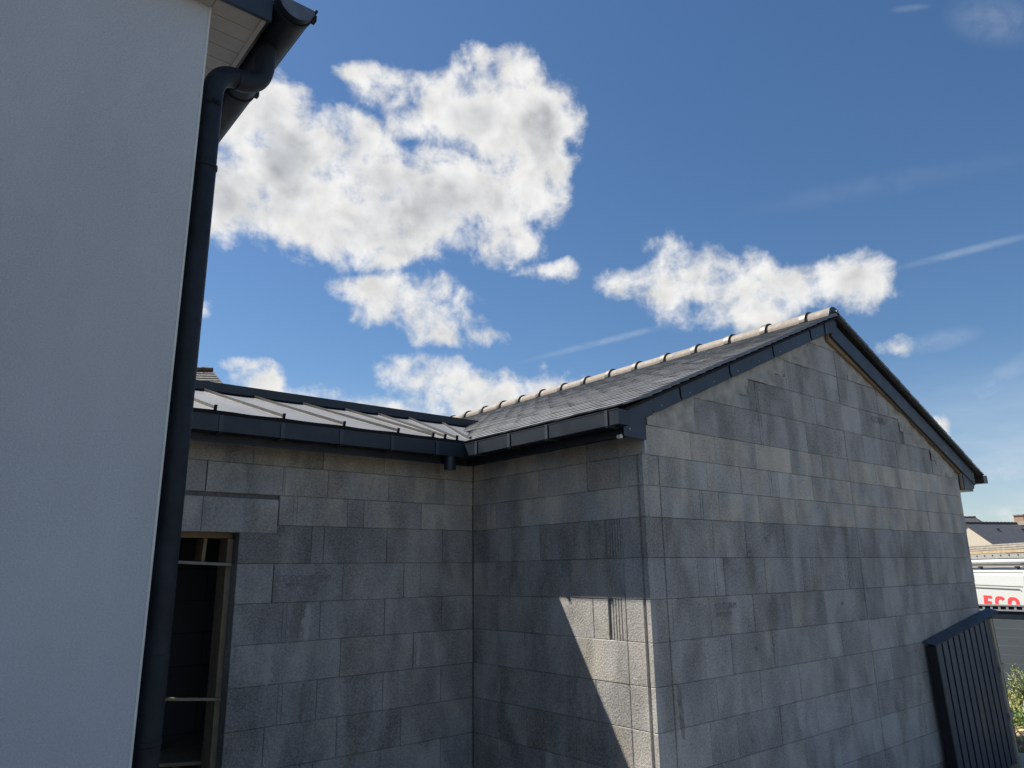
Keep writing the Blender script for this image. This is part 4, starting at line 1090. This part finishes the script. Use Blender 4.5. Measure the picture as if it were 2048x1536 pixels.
# cream gabled house: its verge comes down to the right in front of the long roof
h1, d1, n1, a1, b1 = far_house('cream_house', 'cream rendered house with long slate roof beyond the van, under the right-hand sky', (67.6, 23.2, 5.27), (80.6, 18.06, 5.27), 4.5, 3.30, M_cream, M_farslate, -1.5)
# chimney and small roof vents
ch = MB().box(72.9, 73.8, 20.5, 21.2, 4.2, 5.92).build('chimney', simple('tan_brick', (.42, .27, .18), .9, var=.15, scale=6), h1)
MB().box(72.85, 73.85, 20.45, 21.25, 5.1, 5.38).box(72.85, 73.85, 20.45, 21.25, 5.92, 6.0).build('chimney_band', M_patch, ch)
for t_ in (.165, .36, .40, .445):
    p = a1 + (b1 - a1) * t_ + n1 * .85 + Vector((0, 0, -.60))
    MB().obox(p, d1 * .22, n1 * .12, (0, 0, .10)).build('roof_vent', M_black, h1)
h2, d2, n2, a2, b2 = far_house('dark_roofed_house', 'small dark slate roof showing above the long roof of the cream house', (89.6, 31.4, 6.98), (91.0, 30.05, 6.98), 4.2, 2.9, M_cream, M_farslate, -2)
MB().prism([(90.95, 30.12, 6.98), (92.9, 28.3, 5.2), (88.3, 27.9, 5.2)], (0, 0, -.15)).build('hip_slope', M_farslate, h2)
# steep slate roof peeping over the wing, beside the downpipe
M_nearslate = course_mat('old_slates', (.13, .125, .13), .105, contrast=.30)
h3 = thing('slate_roofed_house', 'old slate roof end with mossy ridge tiles peeping over the zinc roof beside the downpipe', 'house', (5, 24, 0))
ra, rb = Vector((4.6, 26.2, 8.62)), Vector((7.22, 24.05, 8.50))
dd = (rb - ra).normalized(); nn_ = Vector((dd.y, -dd.x, 0)).normalized()
if nn_.dot(-ra) < 0: nn_ = -nn_
# the slope facing us, built in separate lapped courses
slp = 1.25; cr = bpy.data.objects.new('roof', None); link(cr, h3)
for i in range(34):
    a_ = i * .125; b_ = a_ + .135
    sh = .80 * (a_)                                      # hip end spreads as it falls
    wz = lambda s: -s * math.sin(math.atan(slp)); wy = lambda s: s * math.cos(math.atan(slp))
    p0 = ra + nn_ * wy(a_) + Vector((0, 0, wz(a_))); p1 = rb + dd * sh + nn_ * wy(a_) + Vector((0, 0, wz(a_)))
    p2 = rb + dd * (sh + .05) + nn_ * wy(b_) + Vector((0, 0, wz(b_) + .03)); p3 = ra + nn_ * wy(b_) + Vector((0, 0, wz(b_) + .03))
    off = Vector((0, 0, -.035))
    MB().add([p0, p1, p2, p3, p0 + off, p1 + off, p2 + off, p3 + off], [(0, 1, 2, 3), (4, 5, 6, 7), (0, 1, 5, 4), (1, 2, 6, 5), (2, 3, 7, 6), (3, 0, 4, 7)]).build('slate_course', simple('old_slate', (.030, .032, .038), .8, var=.35, scale=7, rnd=.1) if i == 0 else bpy.data.materials['old_slate'], cr)
rt = bpy.data.objects.new('ridge', None); link(rt, h3)
M_moss = simple('mossy_ridge_clay', (.085, .055, .035), .9, var=.6, scale=7)
L_ = (rb - ra).length
for i in range(10):
    p, q = ra + dd * (L_ * i / 10), ra + dd * (L_ * (i + .96) / 10)
    MB().tube([p + Vector((0, 0, .0)), p + dd * .03 + Vector((0, 0, .01)), q], [.10, .085, .075], 10).build('ridge_tile', M_moss, rt)
MB().prism([ra + nn_ * .1 - Vector((0, 0, .3)), rb + nn_ * .1 - Vector((0, 0, .3)), rb + nn_ * 2 + dd * 1.2 - Vector((0, 0, 3.2)), Vector((9, 22.5, 0)), Vector((4, 26, 0))], (0, 3, 0)).build('wall', M_cream, h3)

# ================================================================== plants
def leaf_mat(name, c1, c2):
    mt, k, b = new_mat(name)
    ge = k.n('ShaderNodeNewGeometry')
    k.l(k.mix(ge.outputs['Random Per Island'], rgba(c1), rgba(c2)), b.inputs['Base Color']); b.inputs['Roughness'].default_value = .5
    b.inputs['Transmission Weight'].default_value = 0; 
    return mt
M_leaf = leaf_mat('olive_leaf', (.17, .21, .08), (.36, .40, .20)); M_weed = leaf_mat('weed_leaf', (.08, .15, .04), (.26, .34, .12)); M_straw = leaf_mat('dry_straw', (.45, .36, .19), (.62, .53, .33)); M_grassy = leaf_mat('grass_blade', (.26, .27, .09), (.46, .42, .20))
M_twig = simple('twig', (.10, .075, .05), .9)
def leaf(mb, p, d, l, w_):
    d = d.normalized(); s = d.cross(Vector((random.uniform(-1, 1), random.uniform(-1, 1), random.uniform(-.3, 1))))
    if s.length < .01: return
    s.normalize(); u = s.cross(d) * .12
    mb.add([p, p + d * l * .45 + s * w_ / 2 + u * l, p + d * l, p + d * l * .45 - s * w_ / 2 + u * l], [(0, 1, 2), (0, 2, 3)])
def shrub(c, h, r, nleaf, label):
    t = thing('shrub', label, 'shrub', c)
    tw = MB(); lf = MB(); c = Vector(c)
    for i in range(9):
        a = random.uniform(0, 6.28); e = c + Vector((math.cos(a) * r * random.uniform(.3, 1), math.sin(a) * r * random.uniform(.3, 1), h * random.uniform(.6, 1.05)))
        mid = (c + e) / 2 + Vector((random.uniform(-.04, .04), random.uniform(-.04, .04), .04)); pts = bend(c, mid, e, 6)
        tw.tube(pts, [.009, .008, .007, .006, .005, .004, .003], 5)
        for q in range(nleaf // 9):
            s = random.uniform(.25, 1.0); k_ = min(5, int(s * 6)); p = pts[k_].lerp(pts[k_ + 1], s * 6 - k_) + Vector([random.gauss(0, .035) for _ in range(3)])
            leaf(lf, p, Vector((random.uniform(-1, 1), random.uniform(-1, 1), random.uniform(.1, 1.4))), random.uniform(.03, .055), random.uniform(.012, .02))
    tw.build('stems', M_twig, t); lf.build('foliage', M_leaf, t, fix=False)
shrub((12.2, 3.83, 0), .60, .17, 700, 'small pale olive-leaved shrub standing in front of the grey fence, nearer the gate leaf')
shrub((12.25, 3.48, 0), .76, .24, 1000, 'taller pale olive-leaved shrub in front of the fence at the right edge of the photo')
wd = MB(); gb = MB(); sw = MB()
for _ in range(2600):
    x, y = random.uniform(10.6, 12.4), random.uniform(2.3, 4.6)
    if random.random() < .0: continue
    for q in range(3): leaf(wd, Vector((x, y, random.uniform(.01, .12))), Vector((random.uniform(-1, 1), random.uniform(-1, 1), random.uniform(.1, 1.2))), random.uniform(.03, .07), random.uniform(.018, .035))
for _ in range(5200):
    x, y = random.uniform(11.4, 12.98), random.uniform(2.0, 5.2)
    leaf(gb, Vector((x, y, 0)), Vector((random.uniform(-.5, .5), random.uniform(-.5, .5), 1)), random.uniform(.08, .22), random.uniform(.006, .012))
for _ in range(6500):
    x, y = random.uniform(8.9, 11.2), random.uniform(1.8, 4.2)
    leaf(sw, Vector((x, y, random.uniform(0, .035))), Vector((random.uniform(-1, 1), random.uniform(-1, 1), random.uniform(.0, .35))), random.uniform(.05, .17), random.uniform(.006, .011))
for mb, nm, mt in ((wd, 'weeds', M_weed), (gb, 'grass', M_grassy), (sw, 'straw', M_straw)):
    o = mb.build(nm, mt, fix=False); o['kind'] = 'stuff'
st_ = thing('stone_slab', 'pale grey flat stone lying in the weeds in front of the fence', 'stone', (11.35, 3.2, 0))
mb = MB().prism([(11.1, 3.05, .05), (11.45, 2.98, .06), (11.62, 3.25, .07), (11.25, 3.35, .06)], (0, 0, .06)); mb.build('stone', simple('pale_stone', (.38, .38, .39), .9, var=.15), st_, .01)
